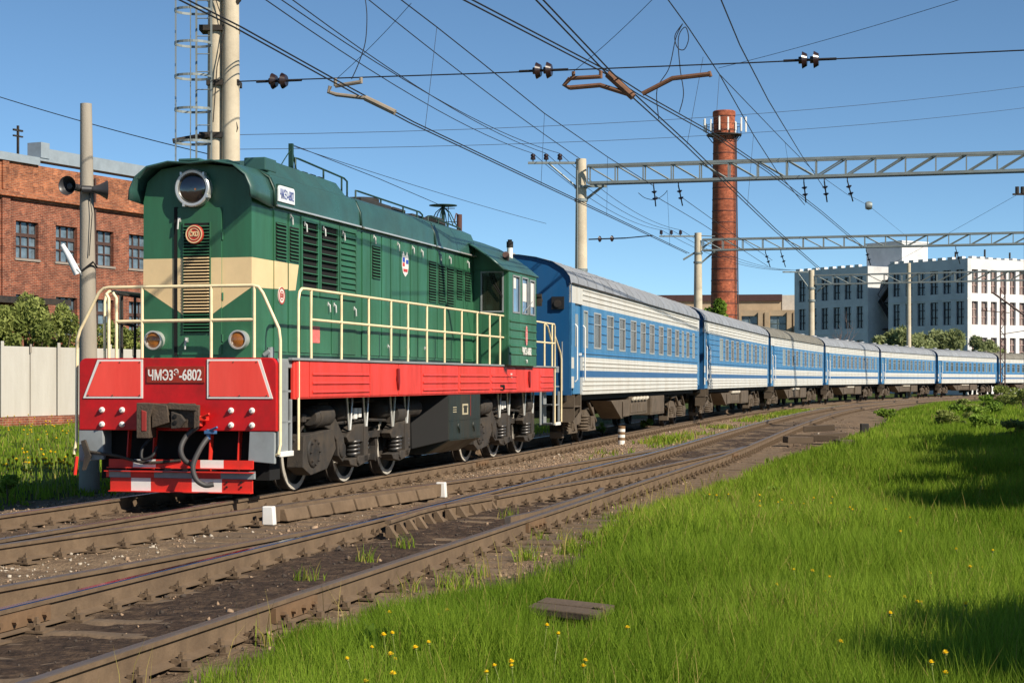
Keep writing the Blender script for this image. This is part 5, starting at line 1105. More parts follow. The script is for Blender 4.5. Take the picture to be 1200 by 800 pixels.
k = MB(); insulator(k, at(690, 280.5, 60), at(733, 279, 59), 2, .11); k.tube([at(733, 279, 59), at(765, 276, 58)], .02, 5, 1); tag(k.build('stay_wire', [INSUL, WIREM]), 'short stay with discs fixed to the thick pale mast', 'wire')

# ================================================================== buildings
def brick_mat(name, c1, c2, mort, scale=1.0):
    m = bpy.data.materials.new(name); m.use_nodes = True; n, l = m.node_tree.nodes, m.node_tree.links; b = n['Principled BSDF']; b.inputs['Roughness'].default_value = .9; b.inputs['Specular IOR Level'].default_value = .2
    tc = n.new('ShaderNodeTexCoord'); sx = n.new('ShaderNodeSeparateXYZ'); l.new(tc.outputs['Object'], sx.inputs[0]); ad = n.new('ShaderNodeMath'); l.new(sx.outputs[0], ad.inputs[0]); l.new(sx.outputs[1], ad.inputs[1])
    cb = n.new('ShaderNodeCombineXYZ'); l.new(ad.outputs[0], cb.inputs[0]); l.new(sx.outputs[2], cb.inputs[1])
    br = n.new('ShaderNodeTexBrick'); l.new(cb.outputs[0], br.inputs['Vector']); br.inputs['Scale'].default_value = 1; br.inputs['Brick Width'].default_value = .30*scale; br.inputs['Row Height'].default_value = .085*scale; br.inputs['Mortar Size'].default_value = .009*scale
    br.inputs['Color1'].default_value = lin(c1)+(1,); br.inputs['Color2'].default_value = lin(c2)+(1,); br.inputs['Mortar'].default_value = lin(mort)+(1,); br.inputs['Bias'].default_value = -.1
    no = n.new('ShaderNodeTexNoise'); no.inputs['Scale'].default_value = .55; no.inputs['Detail'].default_value = 9; no.inputs['Roughness'].default_value = .7; l.new(tc.outputs['Object'], no.inputs['Vector'])
    rp = n.new('ShaderNodeValToRGB'); rp.color_ramp.elements[0].position = .3; rp.color_ramp.elements[0].color = (.5, .48, .5, 1); rp.color_ramp.elements[1].position = .7; rp.color_ramp.elements[1].color = (1.15, 1.1, 1.05, 1); l.new(no.outputs[0], rp.inputs[0])
    wn = n.new('ShaderNodeTexVoronoi'); wn.inputs['Scale'].default_value = 4.2; l.new(cb.outputs[0], wn.inputs['Vector']); sc_ = n.new('ShaderNodeSeparateColor'); l.new(wn.outputs['Color'], sc_.inputs[0]); r3 = n.new('ShaderNodeValToRGB'); r3.color_ramp.elements[0].color = (.72, .70, .70, 1); r3.color_ramp.elements[1].color = (1.22, 1.15, 1.08, 1); l.new(sc_.outputs[0], r3.inputs[0])
    mx = n.new('ShaderNodeMix'); mx.data_type = 'RGBA'; mx.blend_type = 'MULTIPLY'; mx.inputs[0].default_value = 1; l.new(br.outputs[0], mx.inputs[6]); l.new(rp.outputs[0], mx.inputs[7])
    m2_ = n.new('ShaderNodeMix'); m2_.data_type = 'RGBA'; m2_.blend_type = 'MULTIPLY'; m2_.inputs[0].default_value = 1; l.new(mx.outputs[2], m2_.inputs[6]); l.new(r3.outputs[0], m2_.inputs[7]); l.new(m2_.outputs[2], b.inputs['Base Color'])
    bp = n.new('ShaderNodeBump'); bp.inputs['Strength'].default_value = .4; bp.inputs['Distance'].default_value = .02; l.new(br.outputs['Fac'], bp.inputs['Height']); bp.invert = True; l.new(bp.outputs[0], b.inputs['Normal']); MATS[name] = m; return m
BRICK = brick_mat('red_brick', (152, 88, 66), (112, 62, 50), (158, 140, 122))
BRICKO = brick_mat('orange_brick', (176, 110, 76), (130, 76, 56), (164, 142, 120))
CHBR = brick_mat('chimney_brick', (180, 104, 76), (152, 80, 58), (150, 112, 92), 1.4)
def facade(k, u0, u1, z0, z1, cols, rows, P, m=0):
    """wall as real masonry around window holes; P(u0,u1,z0,z1,m) adds a block"""
    zc = z0
    for zb, zt in rows:
        if zb > zc: P(u0, u1, zc, zb, m)
        cu = u0
        for c, wd in cols: P(cu, c-wd/2, zb, zt, m); cu = c+wd/2
        P(cu, u1, zb, zt, m); zc = zt
    P(u0, u1, zc, z1, m)
WPANE = mat('factory_pane', (96, 112, 122), .12, var=.6, vscale=1.6, spec=.8); WFR = mat('brown_window_frame', (74, 52, 44), .7)
def factory_window(par, c, wd, zb, zt, y, nx, nz_, fm, pm, bar=.05, tr=None):
    f = MB(); a, b_ = c-wd/2, c+wd/2
    for i in range(nx+1): x = a+(b_-a)*i/nx; f.box(max(a, x-bar/2), min(b_, x+bar/2), y, y+.06, zb, zt)
    for i in range(nz_+1): z_ = zb+(zt-zb)*i/nz_; f.box(a, b_, y-.004, y+.056, max(zb, z_-bar/2), min(zt, z_+bar/2))
    if tr: f.box(a, b_, y-.012, y+.05, zb+(zt-zb)*tr-.05, zb+(zt-zb)*tr+.05)
    o = f.build('window', [fm], par); g = MB(); g.box(a, b_, y+.07, y+.08, zb, zt); g.build('pane', [pm], o); return o
# --- red brick factory at the left
fa = R(26); bd_ = np.array([math.sin(fa), math.cos(fa)]); fb = thing('brick_factory', 'weathered red brick factory building behind the concrete fence at the left', 'factory building', (-25.5, 85, 0), math.atan2(bd_[1], bd_[0]))
k = MB(); cols = [(1.96+2.97*i, 1.66) for i in range(-4, 10)]; rows = [(3.85, 5.85), (7.68, 9.56)]
facade(k, -12, 32, -.5, 10.9, cols, rows, lambda a, b_, c, d, m: k.box(a, b_, 0, .5, c, d, m))
k.box(-12, 32, 0, .5, 10.9, 12.5, 1)
for c in np.arange(3.3-2.97*5, 31, 2.97*2): k.box(c-.28, c+.28, -.12, -.002, -.5, 10.72, 0); k.box(c-.22, c+.22, -.1, -.002, 11.05, 12.5, 1)
k.box(-12, 32, -.28, -.002, 10.72, 10.86, 1); k.box(-12, 32, -.18, -.003, 10.86, 11.0, 1); k.box(-12, 32, -.10, -.004, 10.6, 10.72, 1)
k.box(-12, -11.5, .5, 18, -.5, 12.5, 0); k.box(31.5, 32, .5, 18, -.5, 12.5, 0); k.box(-11.5, 31.5, .5, 18, 11.8, 12.0, 0)
k.build('wall', [BRICK, BRICKO], fb)
k = MB(); k.box(-12, 2.75, -.15, .6, 12.502, 12.9); k.box(2.752, 32.2, -.15, .6, 12.75, 13.42); k.box(2.75, 3.4, -.2, .7, 12.9, 13.7); k.build('parapet_cap', [mat('tin_cap', (150, 160, 166), .5, .2, .12)], fb)
for c, wd in cols:
    for zb, zt in rows:
        if -2 < c < 16: factory_window(fb, c, wd, zb, zt, .18, 3, 3, WFR, WPANE, .07, .62)
    k = MB(); k.box(c-wd/2-.1, c+wd/2+.1, -.06, .02, 7.56, 7.675); k.build('sill', [mat('stone_sill', (140, 130, 120), .8)], fb)
k = MB()
for c in (7.06, 15.97): k.cyl((c, -.12, .5), (c, -.12, 12.3), .06, n=8)
k.build('drainpipe', [mat('dark_pipe', (66, 46, 40), .7)], fb)
k = MB(); k.box(4.6, 4.7, 3, 3.1, 12, 15); k.box(4.3, 5.0, 3, 3.1, 14.7, 14.8); k.box(4.3, 5.0, 3, 3.1, 14.4, 14.48); k.build('roof_aerial', [DARK], fb)
k = MB(); k.box(-9, 3.4, -1.6, -.004, 5.5, 5.62); k.box(-9, 3.4, -1.62, -1.55, 5.3, 5.5); k.build('canopy', [DARK], fb)
# --- beige workshop with dark roof
bw_ = thing('beige_workshop', 'low beige workshop with dark flat roof behind the chimney', 'workshop building', (at(760, 0, 240)[0], 240, 0), R(-8)); k = MB(); BG = mat('beige_render', (176, 156, 128), .9, var=.12, vscale=.4, dirt=(120, 100, 82), damt=.5, dscale=.3)
cols = [(2.2+3.95*i, 2.2) for i in range(0, 6)]
facade(k, -4, 22.2, 0, 11.2, cols, [(7.2, 10.4)], lambda a, b_, c, d, m: k.box(a, b_, 0, .5, c, d, m))
for c in np.arange(.2, 22, 3.95):
    for dx in (0, .9): k.box(c-.35+dx-.4, c+.3+dx-.4, -.35, -.002, 0, 10.9)
k.box(-4, 22.2, .5, 12, 0, 11.1); k.box(-4, 19, 2.5, 14, 11.1, 12.6); k.build('wall', [BG], bw_)
k = MB(); k.box(-4.2, 18.6, 2.2, 14.2, 12.6, 13.5); k.build('roof', [mat('brown_bitumen', (72, 48, 46), .9)], bw_)
k = MB(); k.box(18.6, 20.8, 2.4, 8, 11.1, 13.4); k.build('roof_hut', [mat('pale_render', (190, 182, 170), .9)], bw_)
for c, wd in cols: factory_window(bw_, c, wd, 7.2, 10.4, .3, 2, 3, mat('green_frame', (84, 96, 92), .7), WPANE, .1)
# --- white plaster building
q0 = np.array(at(931, 0, 225)[:2]); q1 = np.array(at(1134, 0, 200)[:2]); dg_ = (q1-q0); LG = float(np.linalg.norm(dg_)); dg_ /= LG
def su(px): 
    kx = (px-600)/F_PX; return float((kx*q0[1]-q0[0])/(dg_[0]-kx*dg_[1]))
gb = thing('white_plaster_building', 'four storey white building, shaded long face and sunlit end, behind the coaches', 'factory building', (q0[0], q0[1], 0), math.atan2(dg_[1], dg_[0]))
PLSH = mat('shade_greyed_plaster', (206, 206, 204), .9, var=.10, vscale=.35, dirt=(140, 140, 140), damt=.5, dscale=.3, bump=.2, bscale=3)  # white plaster greyed: the long face's shade is put into its colour
PLA = mat('white_plaster', (214, 214, 212), .85, var=.07, vscale=.35, dirt=(158, 154, 150), damt=.5, dscale=.25, bump=.2, bscale=3)
HT = 15.75; rows = [(1.0, 2.6), (4.05, 6.5), (8.0, 10.75), (11.7, 14.5)]
rA, rB = su(1011+6), su(1041)
colA = [(su(x), w_) for x, w_ in ((940, 1.3), (953, 1.3), (966.5, 1.3), (980.5, 1.3), (993.5, 1.25), (1007.5, 1.2))]; colB = [(su(x), w_) for x, w_ in ((1050.5, 1.2), (1065, 1.2), (1079.5, 1.3), (1094.5, 1.3), (1109.5, 1.3), (1125, 1.3))]
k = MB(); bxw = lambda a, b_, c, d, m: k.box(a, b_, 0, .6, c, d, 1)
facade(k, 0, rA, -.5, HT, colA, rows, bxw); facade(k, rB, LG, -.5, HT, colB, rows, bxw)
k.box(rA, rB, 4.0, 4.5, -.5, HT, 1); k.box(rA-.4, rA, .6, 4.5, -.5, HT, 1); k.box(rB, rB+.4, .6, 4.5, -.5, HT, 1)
def pxw(px):                                            # position along the sunlit end wall
    kx = (px-600)/F_PX; e = np.array([-dg_[1], dg_[0]]); return float((kx*q1[1]-q1[0])/(e[0]-kx*e[1]))
colC = [(pxw(1142.5+11.1*i), 1.05) for i in range(0, 14)]
facade(k, .6, 34, -.5, HT, colC, rows, lambda a, b_, c, d, m: k.box(LG-.6, LG, a, b_, c, d, m))
k.box(0, .6, .6, 34, -.5, HT); k.box(.6, LG-.6, 33.4, 34, -.5, HT); k.box(.6, rA-.4, .6, 33.4, 15.0, 15.3); k.box(rB+.4, LG-.6, .6, 33.4, 15.0, 15.3); k.box(rA-.4, rB+.4, 4.5, 33.4, 15.0, 15.3)
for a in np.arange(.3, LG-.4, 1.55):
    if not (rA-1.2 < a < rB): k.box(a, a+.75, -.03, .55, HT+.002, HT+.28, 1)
for a in np.arange(.7, 33, 1.4): k.box(LG-.55, LG+.03, a, a+.75, HT+.002, HT+.2+.1*random.random())
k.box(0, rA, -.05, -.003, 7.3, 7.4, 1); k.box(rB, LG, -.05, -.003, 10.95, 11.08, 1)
k.box(rB, LG, .602, 1.2, HT-.4, HT+.5) if False else None
k.build('wall', [PLA, PLSH], gb)
def su5(px, dy):
    kx = (px-600)/F_PX; e = np.array([-dg_[1], dg_[0]])*dy; return float((kx*(q0[1]+e[1])-q0[0]-e[0])/(dg_[0]-kx*dg_[1]))
tx0, tx1 = su5(1015.5, 5), su5(1057, 5)
k = MB(); k.box(tx0, tx1, 5.0, 9.6, 15.3, 18.9); k.box(tx0-.1, tx1+.1, 4.9, 9.7, 18.902, 19.1); k.build('stair_tower', [PLSH], gb)
k = MB(); 
for i, (za, zb) in enumerate(((1.5, 4.6), (4.6, 7.9), (7.9, 11.2), (11.2, 14))):
    xa, xb = (rA+.4, rB-.5) if i % 2 else (rB-.5, rA+.4)
    k.hexa([(xa, 1.4, za), (xb, 1.4, zb), (xb, 2.4, zb), (xa, 2.4, za), (xa, 1.4, za+.18), (xb, 1.4, zb+.18), (xb, 2.4, zb+.18), (xa, 2.4, za+.18)]); k.box(rA+.1, rB-.1, 2.4, 3.9, zb-.1, zb+.05); k.tube([(xa, 1.35, za+1), (xb, 1.35, zb+1)], .04, 5)
k.build('fire_stair', [mat('dark_stair_steel', (52, 48, 48), .8)], gb)
FRW = mat('white_frame', (176, 172, 168), .7); FRR = mat('reddish_frame', (158, 132, 124), .7); DP = mat('dark_building_pane', (92, 98, 104), .15, var=.5, vscale=.8, spec=.7); BP = mat('brown_building_pane', (138, 126, 120), .2, var=.4, vscale=.8, spec=.6)
for cols, yq in ((colA, .2), (colB, .2)):
    for c, wd in cols:
        for zb, zt in rows: factory_window(gb, c, wd, zb, zt, yq, 2, 3, FRW if (zb < 8 and zb > 3 and cols is colA) else MATS['dark_stair_steel'], DP, .10)
for c, wd in colC[:7]:
    for zb, zt in rows:
        f = MB(); a, b_ = c-wd/2, c+wd/2
        for i in range(3): y = a+(b_-a)*i/2; f.box(LG-.3, LG-.24, max(a, y-.05), min(b_, y+.05), zb, zt)
        for i in range(4): z_ = zb+(zt-zb)*i/3; f.box(LG-.296, LG-.235, a, b_, max(zb, z_-.05), min(zt, z_+.05))
        o = f.build('window', [FRR], gb); g = MB(); g.box(LG-.34, LG-.33, a, b_, zb, zt); g.build('pane', [BP], o)
k = MB()
for a, b_, h in ((su(1098), 3, 1.6), (su(1112), 6, 2.0), (LG-6, 14, 2.2), (LG-4, 22, 1.5)): k.box(a, a+.16, b_, b_+.16, 15.3, 15.8+h*.7)
k.build('roof_vent', [DARK], gb)
# --- chimney
cx, cy, _ = at(848.5, 0, 185); ch = thing('brick_chimney', 'tall round red brick chimney with iron bands and an aerial platform', 'chimney', (cx, cy, 0))
k = MB(); k.lathe([(1.54, -.5), (1.5, 4), (1.17, 27.8), (1.17, 30.0), (1.23, 30.02), (1.23, 30.5), (1.15, 30.6), (.9, 30.6), (.85, 28)], (0, 0, 0), 'z', 40); k.build('shaft', [CHBR], ch, smooth=35)
k = MB()
for z_ in np.arange(6, 29, 1.25): r_ = 1.5-.33*(z_-4)/23.8+.012; k.lathe([(r_, -.05), (r_+.02, -.05), (r_+.02, .05), (r_, .05)], (0, 0, z_), 'z', 32)
k.build('iron_band', [mat('chimney_band', (92, 52, 44), .8)], ch)
k = MB(); k.lathe([(1.25, 27.9), (1.9, 27.95), (1.9, 28.05), (1.25, 28.12)], (0, 0, 0), 'z', 32)
for t in np.linspace(0, 2*math.pi, 13)[:-1]: k.cyl((1.86*math.cos(t), 1.86*math.sin(t), 28), (1.86*math.cos(t), 1.86*math.sin(t), 29.1), .03, n=5); k.tube([(1.86*math.cos(t), 1.86*math.sin(t), 27.95), (1.27*math.cos(t), 1.27*math.sin(t), 27.2)], .04, 5)
k.tube([(1.86*math.cos(t), 1.86*math.sin(t), 29.05) for t in np.linspace(0, 2*math.pi, 33)], .03, 5); k.build('platform', [DARK], ch)
for t, r_, h in ((-1.95, 1.95, 2.0), (-1.45, 1.8, 1.9), (-.45, 1.95, 2.0), (-.1, 2.35, 2.2), (3.3, 2.2, 1.8), (2.9, 1.95, 1.4), (.8, 2.0, 1.9), (-2.5, 1.95, 1.7), (-1.0, 1.95, 1.2), (-2.9, 2.2, 1.9), (2.2, 1.9, 1.6)):
    k = MB(); a, b_ = r_*math.cos(t), r_*math.sin(t); k.box(a-.09, a+.09, b_-.07, b_+.07, 28.3, 28.2+h*.8); k.build('panel_aerial', [WHITE], ch, bevel=.03)
k = MB()
for t in (-.75, -.55):
    k.tube([(1.62*math.cos(t), 1.62*math.sin(t), 1), (1.32*math.cos(t), 1.32*math.sin(t), 28)], .03, 5)
k.tube([(1.66*math.cos(-.35), 1.66*math.sin(-.35), 1), (1.33*math.cos(-.35), 1.33*math.sin(-.35), 28)], .07, 6)
for z_ in np.arange(2, 28, .5): r_ = 1.63-.31*(z_/28); k.tube([(r_*math.cos(-.75), r_*math.sin(-.75), z_), (r_*math.cos(-.55), r_*math.sin(-.55), z_)], .02, 4)
k.build('ladder', [mat('ladder_brown', (80, 58, 54), .8)], ch)
# --- concrete fence
fa = R(22); fd_ = np.array([math.sin(fa), math.cos(fa)]); fe = thing('concrete_fence', 'pale concrete panel fence on a low brick base at the left', 'fence', (-18, 60, 0), math.atan2(fd_[1], fd_[0]))
FC = mat('fence_concrete', (188, 184, 174), .9, var=.08, vscale=.6, dirt=(150, 142, 128), damt=.55, dscale=.5, bump=.2, bscale=12, streak=True)
pos = np.arange(-6.4, 26, 3.2)
for i, x in enumerate(pos):
    k = MB(); dz = random.uniform(-.04, .04); k.box(x+.02, x+3.14, -.06+random.uniform(-.02, .02), .06, .22, 2.76+dz)
    for j in range(1, 4): k.box(x+.79*j-.012, x+.79*j+.012, -.064-.02, -.0605-.02, .3, 2.7+dz, 1) if False else None
    k.build('panel', [FC], fe, bevel=.02)
    for j in (2,):
        k = MB(); k.box(x+.79*j-.012, x+.79*j+.012, -.088, -.079, .26, 2.73+dz); k.box(x+.79*j-.05, x+.79*j+.05, -.11, -.088, 2.5, 2.82) if j == 2 else None; k.build('seam_strip', [mat('seam_grey', (150, 142, 130), .9)], fe)
    k = MB(); k.box(x-.08, x+.08, -.12, -.085, .22, 2.9); k.build('post', [FC], fe, bevel=.015)
k = MB(); k.box(-6.4, 28, -.2, .2, -.6, .215); k.build('brick_base', [BRICK], fe)
# --- pole with loudspeakers
pp_ = at(105, 0, 28.5); po = thing('concrete_pole', 'round concrete pole with two horns left of the locomotive', 'pole', (pp_[0], pp_[1], 0)); k = MB(); k.tube([(0, 0, -.5), (-.06, 0, 6.15)], .175, 20, 0, .095); k.build('post', [mat('grey_pole_concrete', (158, 150, 136), .9, var=.12, vscale=3, dirt=(110, 102, 92), damt=.5, bump=.2, bscale=40, streak=True)], po, smooth=40)
k = MB(); k.tube([(-.12, -.14, 4.72), (.12, -.14, 4.72), (.13, .1, 4.72)], .014, 6); k.tube([(-.1, -.13, 3.35), (.1, -.16, 3.5), (.12, 0, 3.42)], .018, 6); k.tube([(.02, -.12, 4.7), (.08, -.15, 4.3), (.03, -.15, 3.6)], .008, 5); k.build('cable_clip', [RUBBER], po)
def horn(label, px, py, yaw, pitch):
    p = at(px, py, 28.3); o = thing('horn_loudspeaker', label, 'loudspeaker', p, yaw); o.rotation_euler = (0, pitch, yaw)
    k = MB(); k.lathe([(.03, -.02), (.05, 0), (.06, .05), (.09, .14), (.135, .22), (.155, .25), (.16, .26), (.15, .255), (.12, .2), (.06, .08), (.001, .06)], (0, 0, 0), 'x', 24); k.lathe([(.001, .10), (.045, .11), (.06, .15), (.05, .18), (.001, .19)], (0, 0, 0), 'x', 16); k.build('horn', [mat('horn_grey', (58, 58, 60), .4, .2)], o, smooth=50)
    k = MB(); k.cyl((-.16, 0, 0), (0, 0, 0), .06, n=14); k.build('driver', [MATS['horn_grey']], o)
horn('horn loudspeaker on the pole facing the camera, showing its dark mouth', 88, 219.5, R(-105), 0); horn('horn loudspeaker on the pole facing away to the right', 107, 222, R(20), 0)
k = MB(); k.cyl((.13, -.1, 3.22), (-.1, -.2, 3.32), .02, n=6, m=1); k.tube([(.0, 0, 0), (-.14, -.05, .30), (-.24, -.08, .48)], .065, 12, 0, .04); o = k.build('street_lamp', [mat('lamp_opal', (226, 230, 232), .4), GREYP], smooth=50); 
for v in o.data.vertices[:12]: v.co = Vector((.06+v.co.x*.3, v.co.y, v.co.z-3.25))
o.location = at(91, 321, 28.3); tag(o, 'white tilted lamp hanging on the left side of the pole', 'lamp')
# --- small trackside things
def stake(px, py, h, label, stripes=True):
    g_ = gnd(px, py, -.15); k = MB()
    for i in range(6): k.cyl((0, 0, -.3 if i == 0 else h*i/6), (0, 0, h*(i+1)/6), .095, n=16, m=1 if (i % 2 and stripes) else 0)
    o = k.build('marker_post', [WHITE, mat('post_stripe', (120, 92, 62), .7)]); o.location = (g_[0], g_[1], -.15); o.rotation_euler = (.02, .03, 0); tag(o, label, 'marker post')
stake(728, 519, .46, 'short white marker post with thin brown stripes beside the first coach')
g_ = gnd(668, 700, -.02); k = MB()
for i, dx in enumerate((-.09, .11)): k.box(-.27, .27, dx-.09, dx+.085, 0, .055)
for x in (.18,): k.box(x, x+.06, -.02, .05, .056, .075)
o = k.build('wooden_cover', [WOOD], bevel=.008); o.location = (g_[0], g_[1], float(gz(g_[0], g_[1])[0])+.09); o.rotation_euler = (R(4), R(3), R(-24)); tag(o, 'grey wooden board cover lying in the grass near the rail', 'board')
for i, (px, py, L, rz, dz, lb) in enumerate(((955, 516, 1.3, -15, 0, 'long dark timber at the bottom of the pile beside the grass'), (972, 514, 1.0, 8, .0, 'dark block at the right of the timber pile beside the grass'), (960, 511, .9, -8, .17, 'dark beam lying on top of the timber pile beside the grass'), (935, 518, .8, 25, 0, 'dark timber leaning at the left of the pile'), (989, 521, .5, 30, -.02, 'small timber scrap at the right end of the pile'))):
    g_ = gnd(px, py, -.1); k = MB(); k.box(-L/2, L/2, -.13, .13, 0, .17); o = k.build('timber', [WOOD], bevel=.012); o.location = (g_[0], g_[1], -.12+dz); o.rotation_euler = (R(random.uniform(-4, 4)), R(random.uniform(-4, 4)), R(rz)); tag(o, lb, 'timber', 'timbers in the trackside pile')
g_ = gnd(1013, 507, -.05); k = MB(); k.box(-.12, .12, -.1, .1, -.2, .28); o = k.build('concrete_stub', [DARK], bevel=.02); o.location = (g_[0], g_[1], -.05); tag(o, 'small dark stub standing at the edge of the grass', 'stub')

# ================================================================== vegetation
def leaf_mat(name, c1, c2, trans=.35, rough=.6):
    m = bpy.data.materials.new(name); m.use_nodes = True; n, l = m.node_tree.nodes, m.node_tree.links; b = n['Principled BSDF']; out = n['Material Output']
    at_ = n.new('ShaderNodeAttribute'); at_.attribute_name = 'tint'; mx = n.new('ShaderNodeMix'); mx.data_type = 'RGBA'; l.new(at_.outputs['Fac'], mx.inputs[0]); mx.inputs[6].default_value = lin(c1)+(1,); mx.inputs[7].default_value = lin(c2)+(1,)
    l.new(mx.outputs[2], b.inputs['Base Color']); b.inputs['Roughness'].default_value = rough; b.inputs['Specular IOR Level'].default_value = .15
    tr = n.new('ShaderNodeBsdfTranslucent'); l.new(mx.outputs[2], tr.inputs[0]); ms_ = n.new('ShaderNodeMixShader'); ms_.inputs[0].default_value = trans; l.new(b.outputs[0], ms_.inputs[1]); l.new(tr.outputs[0], ms_.inputs[2]); l.new(ms_.outputs[0], out.inputs[0]); MATS[name] = m; return m
GRASS = leaf_mat('grass_blade', (94, 124, 26), (158, 182, 62), .5, .75)
DRY = leaf_mat('dry_grass', (120, 112, 50), (176, 160, 92), .3)
LEAF = leaf_mat('willow_leaf', (104, 116, 72), (168, 176, 124), .4)
LEAF2 = leaf_mat('bush_leaf', (80, 96, 42), (158, 166, 92), .35)
LEAF3 = leaf_mat('weed_leaf', (74, 106, 34), (138, 164, 66), .4)
BARK = mat('bark', (86, 74, 60), .9, var=.3, vscale=6, bump=.5, bscale=20)
def set_tint(me, t_face):
    a = me.attributes.new('tint', 'FLOAT', 'FACE'); a.data.foreach_set('value', t_face.astype(np.float32))
def quick_mesh(name, V, F_, mats, mi=None, tint=None):
    me = bpy.data.meshes.new(name); me.vertices.add(len(V)); me.vertices.foreach_set('co', V.astype(np.float32).ravel())
    w_ = F_.shape[1]; me.loops.add(F_.size); me.loops.foreach_set('vertex_index', F_.astype(np.int32).ravel()); me.polygons.add(len(F_)); me.polygons.foreach_set('loop_start', np.arange(0, F_.size, w_, dtype=np.int32)); me.polygons.foreach_set('loop_total', np.full(len(F_), w_, np.int32))
    for m in mats: me.materials.append(m)
    if mi is not None: me.polygons.foreach_set('material_index', mi.astype(np.int32))
    if tint is not None: set_tint(me, tint)
    me.update(); return me
def blades(name, X, Y, H, Wd, lean, mats, mi, tint, label=None):
    n_ = len(X); z = gz(X, Y)-.01; a = RNG.uniform(0, 2*math.pi, n_); dx, dy = np.cos(a), np.sin(a); b_ = RNG.uniform(0, 2*math.pi, n_); lx, ly = np.cos(b_)*lean*H, np.sin(b_)*lean*H
    V = np.zeros((n_, 5, 3)); h1 = H*.55
    for j, (f, wf, hh) in enumerate(((0, -.5, 0), (0, .5, 0), (.3, -.42, 1), (.3, .42, 1), (1, 0, 2))):
        V[:, j, 0] = X+dx*Wd*wf+lx*f; V[:, j, 1] = Y+dy*Wd*wf+ly*f; V[:, j, 2] = z+(0 if hh == 0 else (h1 if hh == 1 else H))
    base = np.arange(n_)[:, None]*5
    F_ = np.concatenate([base+np.array([0, 1, 3]), base+np.array([0, 3, 2]), base+np.array([2, 3, 4])], 0)
    me = quick_mesh(name, V.reshape(-1, 3), F_, mats, np.tile(mi, 3), np.tile(tint, 3)); o = bpy.data.objects.new(name, me); COL.objects.link(o); o['kind'] = 'stuff'; return o
def gsample(nb, Y0, Y1, right=1.5, left=None):
    """scatter positions over the grass to the right of the tracks"""
    Y = RNG.uniform(Y0, Y1, nb); e = grass_edge(Y)-.25; xr = .31*Y+right; X = e+(xr-e)*RNG.random(nb); return X, Y
def weighted(nb, Y0, Y1, right=1.5):
    Yg = np.linspace(Y0, Y1, 200); wd = np.maximum(.31*Yg+right-grass_edge(Yg)+.25, .1); cdf = np.cumsum(wd); cdf /= cdf[-1]
    Y = np.interp(RNG.random(nb), cdf, Yg); e = grass_edge(Y)-.25; X = e+(.31*Y+right-e)*RNG.random(nb); return X, Y
parts = []
for Y0, Y1, dens, wd in ((7.2, 11, 3300, .0048), (11, 16, 2300, .006), (16, 24, 1250, .009), (24, 36, 560, .014), (36, 60, 220, .022), (60, 120, 60, .042)):
    Yg = np.linspace(Y0, Y1, 60); area = np.trapz(np.maximum(.31*Yg+1.5-grass_edge(Yg), .1), Yg); parts.append((*weighted(int(area*dens), Y0, Y1), wd, Y0))
X = np.concatenate([p[0] for p in parts]); Y = np.concatenate([p[1] for p in parts]); Wd = np.concatenate([np.full(len(p[0]), p[2]) for p in parts])
ed = X-grass_edge(Y); clump = vnoise(X, Y, .9, 21); cl2 = vnoise(X, Y, 3.1, 22); cl3 = vnoise(X, Y, .28, 23)
BX, BY = gnd(668, 700, -.02)[:2]
bd1 = np.hypot(X-BX, (Y-BY)*.9); infront = np.exp(-((X-BX*Y/BY)/.30)**2)*(Y < BY)*(Y > BY-1.6)
keep = (RNG.random(len(X)) < sstep(.15, .95, ed+(cl2-.5)*.8)*(.55+.6*cl2)) & (bd1 > .30)
X, Y, Wd, ed, clump, cl2, cl3, infront = [q_[keep] for q_ in (X, Y, Wd, ed, clump, cl2, cl3, infront)]
H = (.12+.20*clump+.10*cl2+.06*RNG.random(len(X)))*(.40+.60*sstep(.2, 1.5, ed))*RNG.uniform(.6, 1.15, len(X))*(1-.6*infront)
dry = (RNG.random(len(X)) < .03+.16*sstep(.55, .8, cl2)*sstep(.5, .75, cl3)).astype(int)
tint = np.clip(.15+.5*cl3+.35*(clump-.5)+RNG.normal(0, .16, len(X)), 0, 1)
blades('grass', X, Y, H, Wd*RNG.uniform(.7, 1.3, len(X)), RNG.uniform(.05, .55, len(X)), [GRASS, DRY], dry, tint)
Xs, Ys = weighted(2600, 7.2, 30); kp = (np.hypot(Xs-BX, Ys-BY) > .4) & (RNG.random(len(Xs)) < .25+.75*sstep(.5, .7, vnoise(Xs, Ys, .8, 41))); Xs, Ys = Xs[kp], Ys[kp]
blades('dry_grass_stalks', Xs, Ys, RNG.uniform(.2, .42, len(Xs)), np.where(Ys > 14, .008, .0045), RNG.uniform(.1, .7, len(Xs)), [DRY], np.zeros(len(Xs), int), RNG.uniform(0, 1, len(Xs)))
